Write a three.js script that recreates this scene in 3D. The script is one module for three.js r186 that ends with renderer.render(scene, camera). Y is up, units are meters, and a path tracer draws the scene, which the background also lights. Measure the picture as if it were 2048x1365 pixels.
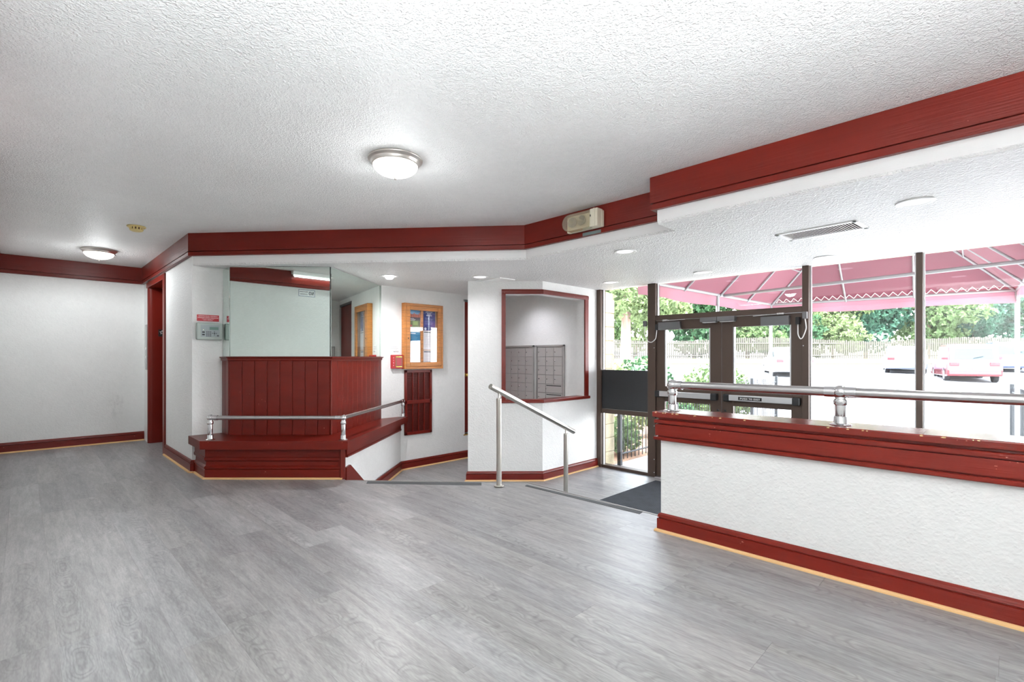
import * as THREE from 'three';
import { RoundedBoxGeometry } from 'three/addons/geometries/RoundedBoxGeometry.js';
import { mergeGeometries } from 'three/addons/utils/BufferGeometryUtils.js';
import { RectAreaLightUniformsLib } from 'three/addons/lights/RectAreaLightUniformsLib.js';

// ---------------------------------------------------------------- camera, sky, sun, exposure
RectAreaLightUniformsLib.init();
const scene = new THREE.Scene();
const YAW = THREE.MathUtils.degToRad(44.858), FPX = 983.77;
const camera = new THREE.PerspectiveCamera(2 * Math.atan(682.5 / FPX) * 180 / Math.PI, 2048 / 1365, 0.05, 400);
camera.position.set(0, 1.2, 0);
camera.rotation.y = -YAW;
camera.setViewOffset(2048, 1365, 0, -32.25, 2048, 1365);
const renderer = new THREE.WebGLRenderer({ antialias: true });
renderer.toneMapping = THREE.LinearToneMapping;
renderer.toneMappingExposure = 1.38;
renderer.shadowMap.enabled = true;
renderer.shadowMap.type = THREE.PCFSoftShadowMap;

const SKY = 11, SUN = 17.5;
{ // bright hazy summer air: white at the horizon, pale blue overhead
  const w = 64, h = 64, d = new Float32Array(w * h * 4);
  for (let j = 0; j < h; j++) {
    const e = Math.max(0, (j + .5) / h * 2 - 1), k = Math.pow(e, .6);
    for (let i = 0; i < w; i++) d.set([SKY * (1 - .38 * k), SKY * (1 - .2 * k), SKY, 1], (j * w + i) * 4);
  }
  const t = new THREE.DataTexture(d, w, h, THREE.RGBAFormat, THREE.FloatType);
  t.mapping = THREE.EquirectangularReflectionMapping; t.magFilter = THREE.LinearFilter; t.needsUpdate = true;
  scene.background = t;
}
const sun = new THREE.DirectionalLight(new THREE.Color(1, .97, .93), SUN);
sun.position.set(-22, 50, 6); sun.castShadow = true;
sun.shadow.mapSize.set(2048, 2048);
Object.assign(sun.shadow.camera, { left: -45, right: 45, top: 45, bottom: -45, near: 1, far: 140 });
scene.add(sun, sun.target);

// strengths of the lamps (candela), used in the lamps' own builders; rear and up serve unseen lamps
const CD = { dome: 4, hall: 3.2, rear: 4, glow: .8, up: 57, down: .6, bulb: 5.6, mail: 2.0, tube: 16 };

// ---------------------------------------------------------------- heights (m) read from the photograph
const C = 2.484, L = 2.153, G = -0.35;      // upper ceiling, entry ceiling, entry floor (upper floor is 0)

// ---------------------------------------------------------------- helpers
let seed = 7;
const rnd = () => { seed |= 0; seed = seed + 0x6D2B79F5 | 0; let t = Math.imul(seed ^ seed >>> 15, 1 | seed); t = t + Math.imul(t ^ t >>> 7, 61 | t) ^ t; return ((t ^ t >>> 14) >>> 0) / 4294967296; };
const rr = (a, b) => a + (b - a) * rnd();
const V = (x, y, z) => new THREE.Vector3(x, y, z);
const camPlan = (x, D) => [D * Math.sin(YAW) + x * Math.cos(YAW), -D * Math.cos(YAW) + x * Math.sin(YAW)];

const used = new Map(), baseOf = new WeakMap();
function numbered(n) { const k = used.get(n) ?? 0; used.set(n, k + 1); return k ? `${n}_${String(k).padStart(3, '0')}` : n; }
function tag(o, label, category, group, kind) {
  o.userData.label = label; o.userData.category = category;
  if (group) o.userData.group = group;
  if (kind) o.userData.kind = kind;
  return o;
}
// a Group at `base`; parts are given in world coordinates unless it is turned
function thing(name, label, category, base = [0, 0, 0], group, kind) {
  const o = new THREE.Group(); o.name = numbered(name); o.position.set(...base); scene.add(o);
  baseOf.set(o, base);
  return tag(o, label, category, group, kind);
}
function local(name, label, category, pos = [0, 0, 0], turn = 0, group, kind) {
  const o = new THREE.Group(); o.name = numbered(name); o.position.set(...pos); o.rotation.y = turn; scene.add(o);
  baseOf.set(o, [0, 0, 0]);
  return tag(o, label, category, group, kind);
}
const struct = (name, label, category) => thing(name, label, category, [0, 0, 0], null, 'structure');
function part(name, geo, mat, parent, label) {
  if (Array.isArray(geo)) geo = merge(geo);
  const b = baseOf.get(parent) ?? [0, 0, 0];
  if (b[0] || b[1] || b[2]) { geo = geo.clone(); geo.translate(-b[0], -b[1], -b[2]); }
  const m = new THREE.Mesh(geo, mat); m.name = name; m.castShadow = m.receiveShadow = true;
  baseOf.set(m, b); parent.add(m);
  if (label) m.userData.label = label;
  return m;
}
function merge(list) {
  const g = list.map((x) => { const y = x.index ? x.toNonIndexed() : x.clone(); for (const k of Object.keys(y.attributes)) if (!['position', 'normal', 'uv'].includes(k)) y.deleteAttribute(k); if (!y.attributes.uv) metre(y); return y; });
  return mergeGeometries(g, false);
}
function metre(g0) {           // uv in metres from each face's own plane
  const g = g0.index ? g0.toNonIndexed() : g0, p = g.attributes.position, n = p.count, uv = new Float32Array(n * 2);
  const a = V(), b = V(), c = V(), t = V();
  for (let i = 0; i < n; i += 3) {
    a.fromBufferAttribute(p, i); b.fromBufferAttribute(p, i + 1); c.fromBufferAttribute(p, i + 2);
    const nn = b.clone().sub(a).cross(t.copy(c).sub(a)).normalize();
    const flat = Math.abs(nn.y) > .75, l = Math.hypot(nn.x, nn.z) || 1, s = (nn.x + .3 * nn.z) < 0 ? -1 : 1;
    [a, b, c].forEach((q, k) => { uv[(i + k) * 2] = flat ? q.x : s * (-q.x * nn.z + q.z * nn.x) / l; uv[(i + k) * 2 + 1] = flat ? q.z : q.y; });
  }
  g.setAttribute('uv', new THREE.BufferAttribute(uv, 2));
  return g;
}
const at = (g, x, y, z) => g.translate(x, y, z);
const box = (x0, x1, y0, y1, z0, z1) => metre(new THREE.BoxGeometry(x1 - x0, y1 - y0, z1 - z0).translate((x0 + x1) / 2, (y0 + y1) / 2, (z0 + z1) / 2));
const rbox = (x0, x1, y0, y1, z0, z1, r = .004, s = 2) => metre(new RoundedBoxGeometry(x1 - x0, y1 - y0, z1 - z0, s, r).translate((x0 + x1) / 2, (y0 + y1) / 2, (z0 + z1) / 2));
function prism(pts, y0, y1, hole) {  // plan outline [x, z] pulled up from y0 to y1
  const s = new THREE.Shape(pts.map(([x, z]) => new THREE.Vector2(x, -z)));
  if (hole) s.holes.push(new THREE.Path(hole.map(([x, z]) => new THREE.Vector2(x, -z))));
  return metre(new THREE.ExtrudeGeometry(s, { depth: y1 - y0, bevelEnabled: false }).rotateX(-Math.PI / 2).translate(0, y0, 0));
}
function tube(pts, r, seg = 8, n = 12, closed = false) {
  const curve = new THREE.CatmullRomCurve3(pts.map((p) => V(...p)), closed, 'catmullrom', .3);
  return new THREE.TubeGeometry(curve, seg, r, n, closed);
}
function bar(a, b, r, n = 14, r2 = r) {  // round bar from a to b with closed ends
  const A = V(...a), B = V(...b), d = B.clone().sub(A), g = new THREE.CylinderGeometry(r2, r, d.length(), n);
  g.applyQuaternion(new THREE.Quaternion().setFromUnitVectors(V(0, 1, 0), d.clone().normalize()));
  return g.translate((A.x + B.x) / 2, (A.y + B.y) / 2, (A.z + B.z) / 2);
}
const lathe = (prof, n = 32) => new THREE.LatheGeometry(prof.map(([r, y]) => new THREE.Vector2(r, y)), n);
// profile [out, y] along a plan path, mitred; returns one geometry for each stretch
function sweep(path, profile, side = 1) {
  const dir = [], nor = [], out = [];
  for (let i = 0; i + 1 < path.length; i++) {
    const dx = path[i + 1][0] - path[i][0], dz = path[i + 1][1] - path[i][1], l = Math.hypot(dx, dz);
    dir.push([dx / l, dz / l]); nor.push([side * dz / l, -side * dx / l]);
  }
  const mit = path.map((_, i) => {
    const a = nor[Math.max(0, i - 1)], b = nor[Math.min(nor.length - 1, i)], k = 1 + a[0] * b[0] + a[1] * b[1];
    return i === 0 || i === path.length - 1 ? (i ? a : b) : [(a[0] + b[0]) / k, (a[1] + b[1]) / k];
  });
  const pt = (i, [d, y]) => [path[i][0] + mit[i][0] * d, y, path[i][1] + mit[i][1] * d];
  const tri = THREE.ShapeUtils.triangulateShape(profile.map(([d, y]) => new THREE.Vector2(d, y)), []);
  for (let i = 0; i < dir.length; i++) {
    const pos = [];
    for (let k = 0; k < profile.length; k++) {
      const q = profile[(k + 1) % profile.length], a = pt(i, profile[k]), b = pt(i + 1, profile[k]), c = pt(i + 1, q), d = pt(i, q);
      pos.push(...a, ...b, ...c, ...a, ...c, ...d);
    }
    for (const t of tri) for (const e of [i, i + 1]) for (const k of t) pos.push(...pt(e, profile[k]));
    const g = new THREE.BufferGeometry();
    g.setAttribute('position', new THREE.BufferAttribute(new Float32Array(pos), 3));
    g.computeVertexNormals();
    out.push(metre(g));
  }
  return out;
}
const quad = (a, b, c, d) => { const g = new THREE.BufferGeometry(); g.setAttribute('position', new THREE.BufferAttribute(new Float32Array([...a, ...b, ...c, ...a, ...c, ...d]), 3)); g.computeVertexNormals(); g.setAttribute('uv', new THREE.BufferAttribute(new Float32Array([0, 0, 1, 0, 1, 1, 0, 0, 1, 1, 0, 1]), 2)); return g; };
// a flat sheet of real thickness between coplanar corners
function sheet(corners, t) {
  const P = corners.map((p) => V(...p)), n = P[1].clone().sub(P[0]).cross(P[2].clone().sub(P[0])).normalize().multiplyScalar(t / 2), pos = [], k = P.length;
  const A = P.map((p) => p.clone().add(n)), B = P.map((p) => p.clone().sub(n)), put = (...v) => v.forEach((q) => pos.push(q.x, q.y, q.z));
  for (let i = 1; i + 1 < k; i++) { put(A[0], A[i], A[i + 1]); put(B[0], B[i + 1], B[i]); }
  for (let i = 0; i < k; i++) { const j = (i + 1) % k; put(A[i], B[i], B[j]); put(A[i], B[j], A[j]); }
  const g = new THREE.BufferGeometry(); g.setAttribute('position', new THREE.BufferAttribute(new Float32Array(pos), 3)); g.computeVertexNormals();
  return metre(g);
}

// ---------------------------------------------------------------- textures
function noiseTile(w, h, octaves, sd = 1) {   // octaves [cellsX, cellsY, amplitude]; repeats at its edges; 0..1
  const out = new Float32Array(w * h); let lo = 1e9, hi = -1e9;
  const keep = seed; seed = sd * 7919;
  for (const [cx, cy, amp] of octaves) {
    const lat = Float32Array.from({ length: cx * cy }, rnd);
    for (let j = 0; j < h; j++) {
      const fy = j / h * cy, y0 = Math.floor(fy), ty = fy - y0, sy = ty * ty * (3 - 2 * ty), r0 = (y0 % cy) * cx, r1 = ((y0 + 1) % cy) * cx;
      for (let i = 0; i < w; i++) {
        const fx = i / w * cx, x0 = Math.floor(fx), tx = fx - x0, sx = tx * tx * (3 - 2 * tx), a = x0 % cx, b = (x0 + 1) % cx;
        out[j * w + i] += amp * ((lat[r0 + a] * (1 - sx) + lat[r0 + b] * sx) * (1 - sy) + (lat[r1 + a] * (1 - sx) + lat[r1 + b] * sx) * sy);
      }
    }
  }
  seed = keep;
  for (const v of out) { if (v < lo) lo = v; if (v > hi) hi = v; }
  return out.map((v) => (v - lo) / (hi - lo));
}
function tex(w, h, fn, srgb, sizeX, sizeY = sizeX) {   // fn(k, i, j) -> [r, g, b] 0..255
  const d = new Uint8Array(w * h * 4);
  for (let j = 0, k = 0; j < h; j++) for (let i = 0; i < w; i++, k++) { const c = fn(k, i, j); d[k * 4] = c[0]; d[k * 4 + 1] = c[1]; d[k * 4 + 2] = c[2]; d[k * 4 + 3] = 255; }
  const t = new THREE.DataTexture(d, w, h, THREE.RGBAFormat);
  t.wrapS = t.wrapT = THREE.RepeatWrapping; t.magFilter = THREE.LinearFilter; t.minFilter = THREE.LinearMipmapLinearFilter; t.generateMipmaps = true;
  if (srgb) t.colorSpace = THREE.SRGBColorSpace;
  if (sizeX) t.repeat.set(1 / sizeX, 1 / sizeY);
  t.needsUpdate = true;
  return t;
}
const grey = (a) => (k) => { const v = a[k] * 255; return [v, v, v]; };
function print(w, h, draw) {                 // flat print: lettering, posters, labels
  const c = document.createElement('canvas'); c.width = w; c.height = h;
  draw(c.getContext('2d'), w, h);
  const t = new THREE.CanvasTexture(c); t.colorSpace = THREE.SRGBColorSpace;
  return t;
}
const T = {};
{
  const a = noiseTile(512, 512, [[52, 64, 1], [110, 120, .55], [220, 230, .2]], 1);     // sponged wall paint
  T.wall = tex(512, 512, (k) => { const v = 255 * Math.min(1, Math.max(0, (a[k] - .3) * 1.9)); return [v, v, v]; }, false, .72);
  const b = noiseTile(1024, 1024, [[190, 190, 1], [400, 400, .6], [80, 80, .7]], 2);     // stippled ceiling
  T.pop = tex(1024, 1024, (k) => { const v = 255 * Math.min(1, Math.max(0, (b[k] - .35) * 2.4)); return [v, v, v]; }, false, 1.15);
  const c = noiseTile(256, 256, [[3, 3, 1], [7, 7, .6], [17, 17, .35]], 3), c2 = noiseTile(256, 256, [[60, 60, 1], [128, 128, .7]], 23);
  T.wallCol = tex(256, 256, (k) => { const v = 246 + 8 * (c[k] - .5) + 5 * (c2[k] - .5); return [v, v, v - 1]; }, true, 1.9);
  const d = noiseTile(512, 512, [[3, 60, 1], [6, 130, .8], [12, 250, .5]], 4);           // brushed paint over wood grain, along u
  T.grain = tex(512, 512, grey(d), false, 1.1, .5);
  const e = noiseTile(512, 512, [[120, 200, 1], [40, 70, .7], [8, 14, .6]], 5), f = noiseTile(512, 512, [[4, 9, 1], [9, 40, .7]], 6);
  T.red = tex(512, 512, (k) => {                                                         // oxblood paint, a few chipped specks
    if (e[k] > .93) return [196, 150, 132];
    const v = 1 + .1 * (f[k] - .5); return [106 * v, 27 * v, 17 * v];
  }, true, 1.3);
  const g = noiseTile(512, 256, [[4, 40, 1], [8, 90, .8], [30, 128, .5]], 8);
  T.oak = tex(512, 256, (k) => { const v = .78 + .4 * g[k]; return [190 * v, 122 * v, 58 * v]; }, true, .5, .25);
  const m = noiseTile(256, 256, [[4, 4, 1], [30, 30, .5], [128, 128, .8]], 9);
  T.con = tex(256, 256, (k) => { const v = 152 + 36 * (m[k] - .5); return [v, v - 2, v - 6]; }, true, 2.5);
  T.asph = tex(256, 256, (k) => { const v = 128 + 32 * (m[k] - .5); return [v, v, v + 2]; }, true, 3.5);
  T.mulch = tex(256, 256, (k) => { const v = .7 + .7 * m[k]; return [128 * v, 98 * v, 78 * v]; }, true, 1);
  T.grass = tex(256, 256, (k) => { const v = .7 + .6 * m[k]; return [112 * v, 136 * v, 62 * v]; }, true, 1.4);
  T.block = tex(256, 256, (k) => { const v = .9 + .2 * (m[k] - .5); return [216 * v, 204 * v, 170 * v]; }, true, .6);
  T.mat = tex(256, 256, (k, i, j) => { const r = (j % 16) < 9 ? 1 : .55, q = .8 + .4 * m[k]; return [58 * r * q, 63 * r * q, 70 * r * q]; }, true, .26);
  T.matB = tex(16, 16, (k, i, j) => { const v = j % 16 < 9 ? 255 : 0; return [v, v, v]; }, false, .01625);
  T.mesh = tex(64, 64, (k, i, j) => { const v = ((i >> 2) + (j >> 2)) % 2 ? 255 : 90; return [v, v, v]; }, false, .02);
}
{ // eight grey oak boards, side by side in one picture: 2048 px long (1.22 m), 128 px wide each (0.18 m)
  const W = 1024, H = 2048, data = new Float32Array(W * H);
  const fine = noiseTile(W, H, [[512, 60, 1], [256, 24, .8], [128, 12, .5]], 11), mid = noiseTile(W, H, [[96, 9, 1], [40, 5, 1]], 12), warp = noiseTile(W, H, [[24, 10, 1], [48, 26, .5]], 13);
  const keep = seed; seed = 4242;
  const par = Array.from({ length: 8 }, () => ({ c: rr(.25, .75), a: rr(1.2, 3.2), b: rr(2.2, 5), s: rnd() < .5 ? -1 : 1, o: rr(0, 9), st: rnd() < .6 ? rr(.5, 1) : rr(.1, .3), tone: rr(-.02, .02) }));
  seed = keep;
  for (let j = 0, k = 0; j < H; j++) for (let i = 0; i < W; i++, k++) {
    const p = par[i >> 7], x = (i & 127) / 128 - p.c, y = j / H;
    const t = p.a * x * x * 9 + p.s * p.b * y + p.o + 1.1 * (warp[k] - .5) * 2;
    const ring = Math.pow(.5 + .5 * Math.sin(t * 6.283 * 1.6), 2.2), near = Math.exp(-Math.pow(x / .3, 2));
    data[k] = .5 + p.tone + .125 * (fine[k] - .5) + .11 * (mid[k] - .5) - .07 * p.st * ring * near;
  }
  T.plank = tex(W, H, (k) => { const v = data[k] * 2; return [150 * v, 149 * v, 149 * v]; }, true);
  T.plankB = tex(W, H, (k) => { const v = 255 * Math.min(1, Math.max(0, .5 + (data[k] - .5) * 2.4)); return [v, v, v]; }, false);
}

// ---------------------------------------------------------------- materials
const M = {};
const std = (o) => new THREE.MeshStandardMaterial({ side: THREE.DoubleSide, ...o });
const phy = (o) => new THREE.MeshPhysicalMaterial({ side: THREE.DoubleSide, ...o });
M.wall = std({ color: 0xf0f0ef, map: T.wallCol, roughness: .62, bumpMap: T.wall, bumpScale: .0012 });
M.ceil = std({ color: 0xfdfdfd, map: T.wallCol, roughness: .55, bumpMap: T.pop, bumpScale: .0034 });
T.popBig = T.pop.clone(); T.popBig.repeat.set(1 / 1.5, 1 / 1.5); T.popBig.needsUpdate = true;
M.ceilSmooth = std({ color: 0xf4f4f4, map: T.wallCol, roughness: .5, bumpMap: T.popBig, bumpScale: .0048 });
M.white = std({ color: 0xf1f1f0, roughness: .5, bumpMap: T.grain, bumpScale: .0004 });
M.red = phy({ map: T.red, roughness: .32, specularIntensity: .6, bumpMap: T.grain, bumpScale: .0007 });
M.redGloss = phy({ map: T.red, roughness: .2, bumpMap: T.grain, bumpScale: .0005 });
M.redPlain = phy({ color: 0x6c190f, roughness: .32, specularIntensity: .6 });
M.redDark = std({ color: 0x5e1d17, roughness: .42 });
M.shoe = std({ color: 0xd9b07c, roughness: .85, bumpMap: T.grain, bumpScale: .0003 });
M.plank = [0xffffff, 0xf3f1f0, 0xeae9ea, 0xfaf8f6].map((color) => phy({ color, map: T.plank, roughness: .42, clearcoat: .4, clearcoatRoughness: .4, bumpMap: T.plankB, bumpScale: .00022 }));
M.sub = std({ color: 0x4b4846, roughness: .9 });
M.nosing = std({ color: 0xa3a09c, roughness: .5, metalness: .7 });
M.steel = std({ color: 0xc9c5be, roughness: .3, metalness: 1 });
M.chrome = std({ color: 0xd7d7d8, roughness: .1, metalness: 1 });
M.satin = std({ color: 0xc3c1c0, roughness: .27, metalness: 1 });
M.alu = std({ color: 0xd5d7d9, roughness: .35, metalness: .9 });
M.nickel = std({ color: 0xd9d3cd, roughness: .36, metalness: 1 });
M.bronze = std({ color: 0x4f4037, roughness: .42, metalness: .25 });
M.bronzeDark = std({ color: 0x2a2321, roughness: .5, metalness: .2 });
M.closer = std({ color: 0x6d6d6e, roughness: .45, metalness: .4 });
M.black = std({ color: 0x1b1c1e, roughness: .5 });
M.blackPanel = std({ color: 0x26282a, roughness: .55, bumpMap: T.wall, bumpScale: .0004 });
M.tape = std({ color: 0x4d4f50, roughness: .85, bumpMap: T.pop, bumpScale: .0006 });
M.glass = phy({ color: 0xffffff, transmission: 1, roughness: 0, thickness: 0, ior: 1.5 });
M.clear = phy({ color: 0xf6f3ea, transmission: .92, roughness: .06, thickness: 0, ior: 1.45 });
M.mirror = std({ color: 0xdeeae4, roughness: .015, metalness: 1 });
M.mirrorEdge = std({ color: 0x25302c, roughness: .2 });
M.oak = std({ map: T.oak, roughness: .38, bumpMap: T.grain, bumpScale: .0003 });
M.cork = std({ color: 0xb48a52, roughness: .9 });
M.mailbox = std({ color: 0xb0acaa, roughness: .45, metalness: .25 });
M.mailFrame = std({ color: 0xaaa7a5, roughness: .4, metalness: .35 });
M.brass = std({ color: 0xc9a253, roughness: .25, metalness: 1 });
M.cream = std({ color: 0xe6dfc9, roughness: .45 });
M.yellowed = std({ color: 0xe2cd8c, roughness: .5 });
M.plastic = std({ color: 0xf2f2f0, roughness: .4 });
M.ventWhite = std({ color: 0xf3f3f2, roughness: .4 });
M.panelGrey = std({ color: 0xaab4ae, roughness: .4 });
M.panelFace = std({ color: 0x9ba5a8, roughness: .35 });
M.mat = std({ map: T.mat, roughness: .95, bumpMap: T.matB, bumpScale: .003 });
M.alarm = std({ color: 0xb81f27, roughness: .35 });
M.dome = std({ color: 0xfdfcfa, roughness: .3, emissive: 0xfffbf4, emissiveIntensity: 3.4 });
M.led = std({ color: 0xfafafa, roughness: .4, emissive: 0xf6f6ff, emissiveIntensity: 1.25 });
M.bulb = std({ color: 0xffffff, roughness: .3, emissive: 0xffffff, emissiveIntensity: 6 });
M.con = std({ map: T.con, roughness: .9 });
M.asph = std({ map: T.asph, roughness: .95 });
M.mulch = std({ map: T.mulch, roughness: 1 });
M.grass = std({ map: T.grass, roughness: 1 });
M.block = std({ map: T.block, roughness: .9, bumpMap: T.pop, bumpScale: .003 });
M.iron = std({ color: 0x2e3236, roughness: .5, metalness: .3 });
M.galv = std({ color: 0x9a9ea0, roughness: .5, metalness: .3 });
M.canvas = phy({ color: 0x926872, roughness: .95, transmission: .4, thickness: 0, ior: 1.02 });
M.rope = std({ color: 0xf3f0ea, roughness: .8 });
M.fenceWood = std({ color: 0x4a4542, roughness: .95 });
M.bark = std({ color: 0x8b7466, roughness: 1 });
M.leaf = [0x748a60, 0x4d6d50, 0x84946a, 0x4b705e].map((color) => phy({ color, roughness: .9, transmission: .3, thickness: 0, ior: 1.02 }));
M.rubber = std({ color: 0x1d1d1f, roughness: .9 });
M.carGlass = std({ color: 0x39454a, roughness: .08, metalness: .2 });
M.scuff = (() => { const n = noiseTile(128, 128, [[5, 5, 1], [14, 14, .8], [50, 50, .6]], 77); const t = tex(128, 128, (k, i, j) => { const x = (i - 64) / 60, y = (j - 64) / 60, v = Math.max(0, (n[k] - .45) * 2.2) * Math.max(0, 1 - x * x - y * y) * 50; return [v, v, v]; }, false); return std({ color: 0x6f655e, roughness: .9, transparent: true, alphaMap: t }); })();
M.chip = std({ color: 0xd9c08a, roughness: .8 });
M.paper = std({ color: 0xf4f4f3, roughness: .7 });
const printed = (t, rough = .5) => std({ map: t, roughness: rough });

// ================================================================ THE SETTING
const WX = -0.26, LZ = -8.81, CX = 1.25, AZ = -5.975, BZ = -5.85, SX = 5.785, RZ = 2.2;
const lerp2 = (a, b, t) => [a[0] + (b[0] - a[0]) * t, a[1] + (b[1] - a[1]) * t];

// ---- floors: every board is a piece of its own
function clipHalf(poly, nx, nz, d) {          // keep nx*x + nz*z <= d
  const out = [];
  for (let i = 0; i < poly.length; i++) {
    const a = poly[i], b = poly[(i + 1) % poly.length], da = nx * a[0] + nz * a[1] - d, db = nx * b[0] + nz * b[1] - d;
    if (da <= 0) out.push(a);
    if (da * db < 0) out.push(lerp2(a, b, da / (da - db)));
  }
  return out;
}
function lay(parent, x0, x1, z0, z1, yTop, cuts) {   // boards run along z
  const w = .18, len = 1.22;
  for (let x = x0; x < x1 - .002; x += w) {
    let z = z0 - rnd() * len;
    for (; z < z1; z += len) {
      const xe = Math.min(x + w, x1), za = Math.max(z, z0), zb = Math.min(z + len, z1);
      if (zb - za < .03) continue;
      let p = [[x + .0002, za + .0003], [xe - .0002, za + .0003], [xe - .0002, zb - .0003], [x + .0002, zb - .0003]];
      for (const c of cuts) p = p.length ? clipHalf(p, ...c) : p;
      if (p.length < 3) continue;
      const v = Math.floor(rnd() * 8), flip = rnd() < .5, g = prism(p, yTop - .006, yTop), q = g.attributes.position, uv = g.attributes.uv;
      for (let i = 0; i < q.count; i++) {
        let a = (q.getX(i) - x) / w, b = (q.getZ(i) - z) / len;
        if (flip) { a = 1 - a; b = 1 - b; }
        uv.setXY(i, (v + .03 + .94 * a) / 8, b);
      }
      part('plank', g, M.plank[Math.floor(rnd() * 4)], parent);
    }
  }
}
const N0 = [2.238, -4.523], N1 = [3.421, -3.226];   // edge of the upper floor above the steps
const dl = Math.hypot(N1[0] - N0[0], N1[1] - N0[1]), nd = [(N1[0] - N0[0]) / dl, (N1[1] - N0[1]) / dl], nn = [nd[1], -nd[0]];  // nn points down the steps
const floorUp = struct('floor_upper', 'grey oak plank floor of the upper lobby', 'floor');
part('subfloor', [box(WX - .1, CX, -.2, -.0065, LZ - .1, RZ), prism([[CX, -5.72], [2.2, -4.77], [N0[0] - .005, N0[1]], [N1[0] - .006, N1[1]], [N1[0] - .006, RZ], [CX, RZ]], -.2, -.0065), box(CX, 1.66, -.2, -.0065, -8.5, -7.3)], M.sub, floorUp);
lay(floorUp, WX + .005, CX, LZ, RZ - .02, 0, []);
lay(floorUp, CX, 2.15, -5.75, RZ - .02, 0, [[1, -1, 6.96]]);
lay(floorUp, 2.15, 2.236, -4.80, RZ - .02, 0, [[1, -1, 6.9]]);
lay(floorUp, 2.236, 3.409, -4.60, RZ - .02, 0, [[nn[0], nn[1], nn[0] * N0[0] + nn[1] * N0[1] - .012]]);
lay(floorUp, CX, 1.6, -8.42, -7.41, 0, []);
const floorLow = struct('floor_lower', 'grey plank floor of the entry down the steps', 'floor');
part('subfloor', box(2.0, SX + .1, G - .2, G - .0065, -6.1, RZ), M.sub, floorLow);
lay(floorLow, 2.3, SX, -5.85, RZ - .02, G, []);

// ---- two steps down, with a metal nosing
{
  const st = struct('step', 'grey steps down to the entry floor', 'step');
  const off = (o) => { const k = (1 + nn[0]); return [[N0[0] + nn[0] * o - nd[0] * .0, N0[1] + nn[1] * o], [N1[0] + (nn[0] + 1) / k * o, N1[1] + nn[1] / k * o], [N1[0] + o, RZ]]; };
  const a = off(0), b = off(.29);
  part('riser', prism([a[0], a[1], a[2], [3.3, RZ], [3.3, -3.2], [2.2, -4.45]], G, -.012), M.plank[1], st);
  part('tread', prism([a[0], b[0], b[1], b[2], a[2], a[1]], G, -.175), M.plank[0], st);
  const prof = [[-.014, .001], [-.014, .003], [-.002, .004], [.004, .002], [.004, -.024], [0, -.024], [0, .001]];
  const tr = struct('trim_1', 'thin pale metal nosing along the top step edge', 'trim');
  sweep([N0, N1, [N1[0], RZ]], prof, 1).forEach((g) => part('nosing', g, M.nosing, tr));
}
for (const [pts, l] of [[[[2.359, -4.347], [2.311, -4.277], [3.041, -3.46], [3.101, -3.529]], 'dark anti-slip strip beside the red ledge, at the angled step edge'], [[[3.31, -3.155], [3.352, -3.17], [3.402, -1.985], [3.34, -1.975]], 'dark anti-slip strip at the step edge running to the half wall']]) {
  const t = thing('anti_slip_strip', l, 'floor strip', [pts[0][0], 0, pts[0][1]], 'anti-slip strips on the top step');
  part('strip', prism(pts, .0003, .0026), M.tape, t);
}

// ---- ceilings
const BH = [[CX, -5.985], [3.493, -3.316], [3.493, -1.76], [3.216, -1.76]];   // front of the lowered part
const VENT = [4.272, -.99, -.09];   // slatted vent: place and turn
const ventHole = [[-.116, -.236], [.116, -.236], [.116, .236], [-.116, .236]].map(([a, b]) => [VENT[0] + a * Math.cos(VENT[2]) + b * Math.sin(VENT[2]), VENT[1] - a * Math.sin(VENT[2]) + b * Math.cos(VENT[2])]);
const ceilUp = struct('ceiling_upper', 'white stippled ceiling of the upper lobby', 'ceiling');
part('slab', box(WX - .15, SX + .12, C, C + .25, LZ - .15, RZ + .15), M.ceil, ceilUp);
const ceilLow = struct('ceiling_lower', 'lowered white stippled ceiling over the entry', 'ceiling');
part('slab', prism([...BH, [3.216, RZ], [SX + .11, RZ], [SX + .11, -6.15], [CX + .002, -6.15]], L, L + .02, ventHole), M.ceilSmooth, ceilLow);
const bulk = struct('wall_bulkhead', 'smooth white bulkhead under the red beam', 'wall');
part('face', prism([...BH, [3.216, RZ], [SX + .11, RZ], [SX + .11, -6.15], [CX + .002, -6.15]], L + .02, C, ventHole), M.white, bulk);

// ---- walls
const wallS = (name, label, geos, m = M.wall) => part('face', geos, m, struct(name, label, 'wall'));
wallS('wall_left', 'white textured wall at the end of the corridor', [box(WX - .2, CX + .5, -.1, C, LZ - .2, LZ)]);
part('scuff_mark', new THREE.PlaneGeometry(.24, .42).translate(.93, .53, LZ + .0015), M.scuff, scene.getObjectByName('wall_left'), 'grey smudges on the paint');
wallS('wall_west', 'white textured wall facing the mirrors', [box(WX - .2, WX, -.1, C, LZ, RZ + .2)]);
wallS('wall_rear', 'white wall closing the lobby', [box(WX, SX + .1, G - .1, C, RZ, RZ + .2)]);
wallS('wall_corridor', 'white textured wall with the lift opening', [box(CX, 1.75, -.1, C, LZ, -8.51), box(CX, 1.75, -.1, C, -7.30, AZ), box(CX, 1.75, 2.235, C, -8.51, -7.30), box(1.66, 1.75, -.1, C, -8.51, -7.30)]);
wallS('wall_column', 'core wall behind the mirrors and red panelling', [prism([[1.549, AZ], [1.549, -5.742], [2.289, -5.010], [3.376, -5.885], [3.376, AZ]], .3855, L), box(1.75, 3.376, G, L, -6.2, AZ)]);
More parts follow.
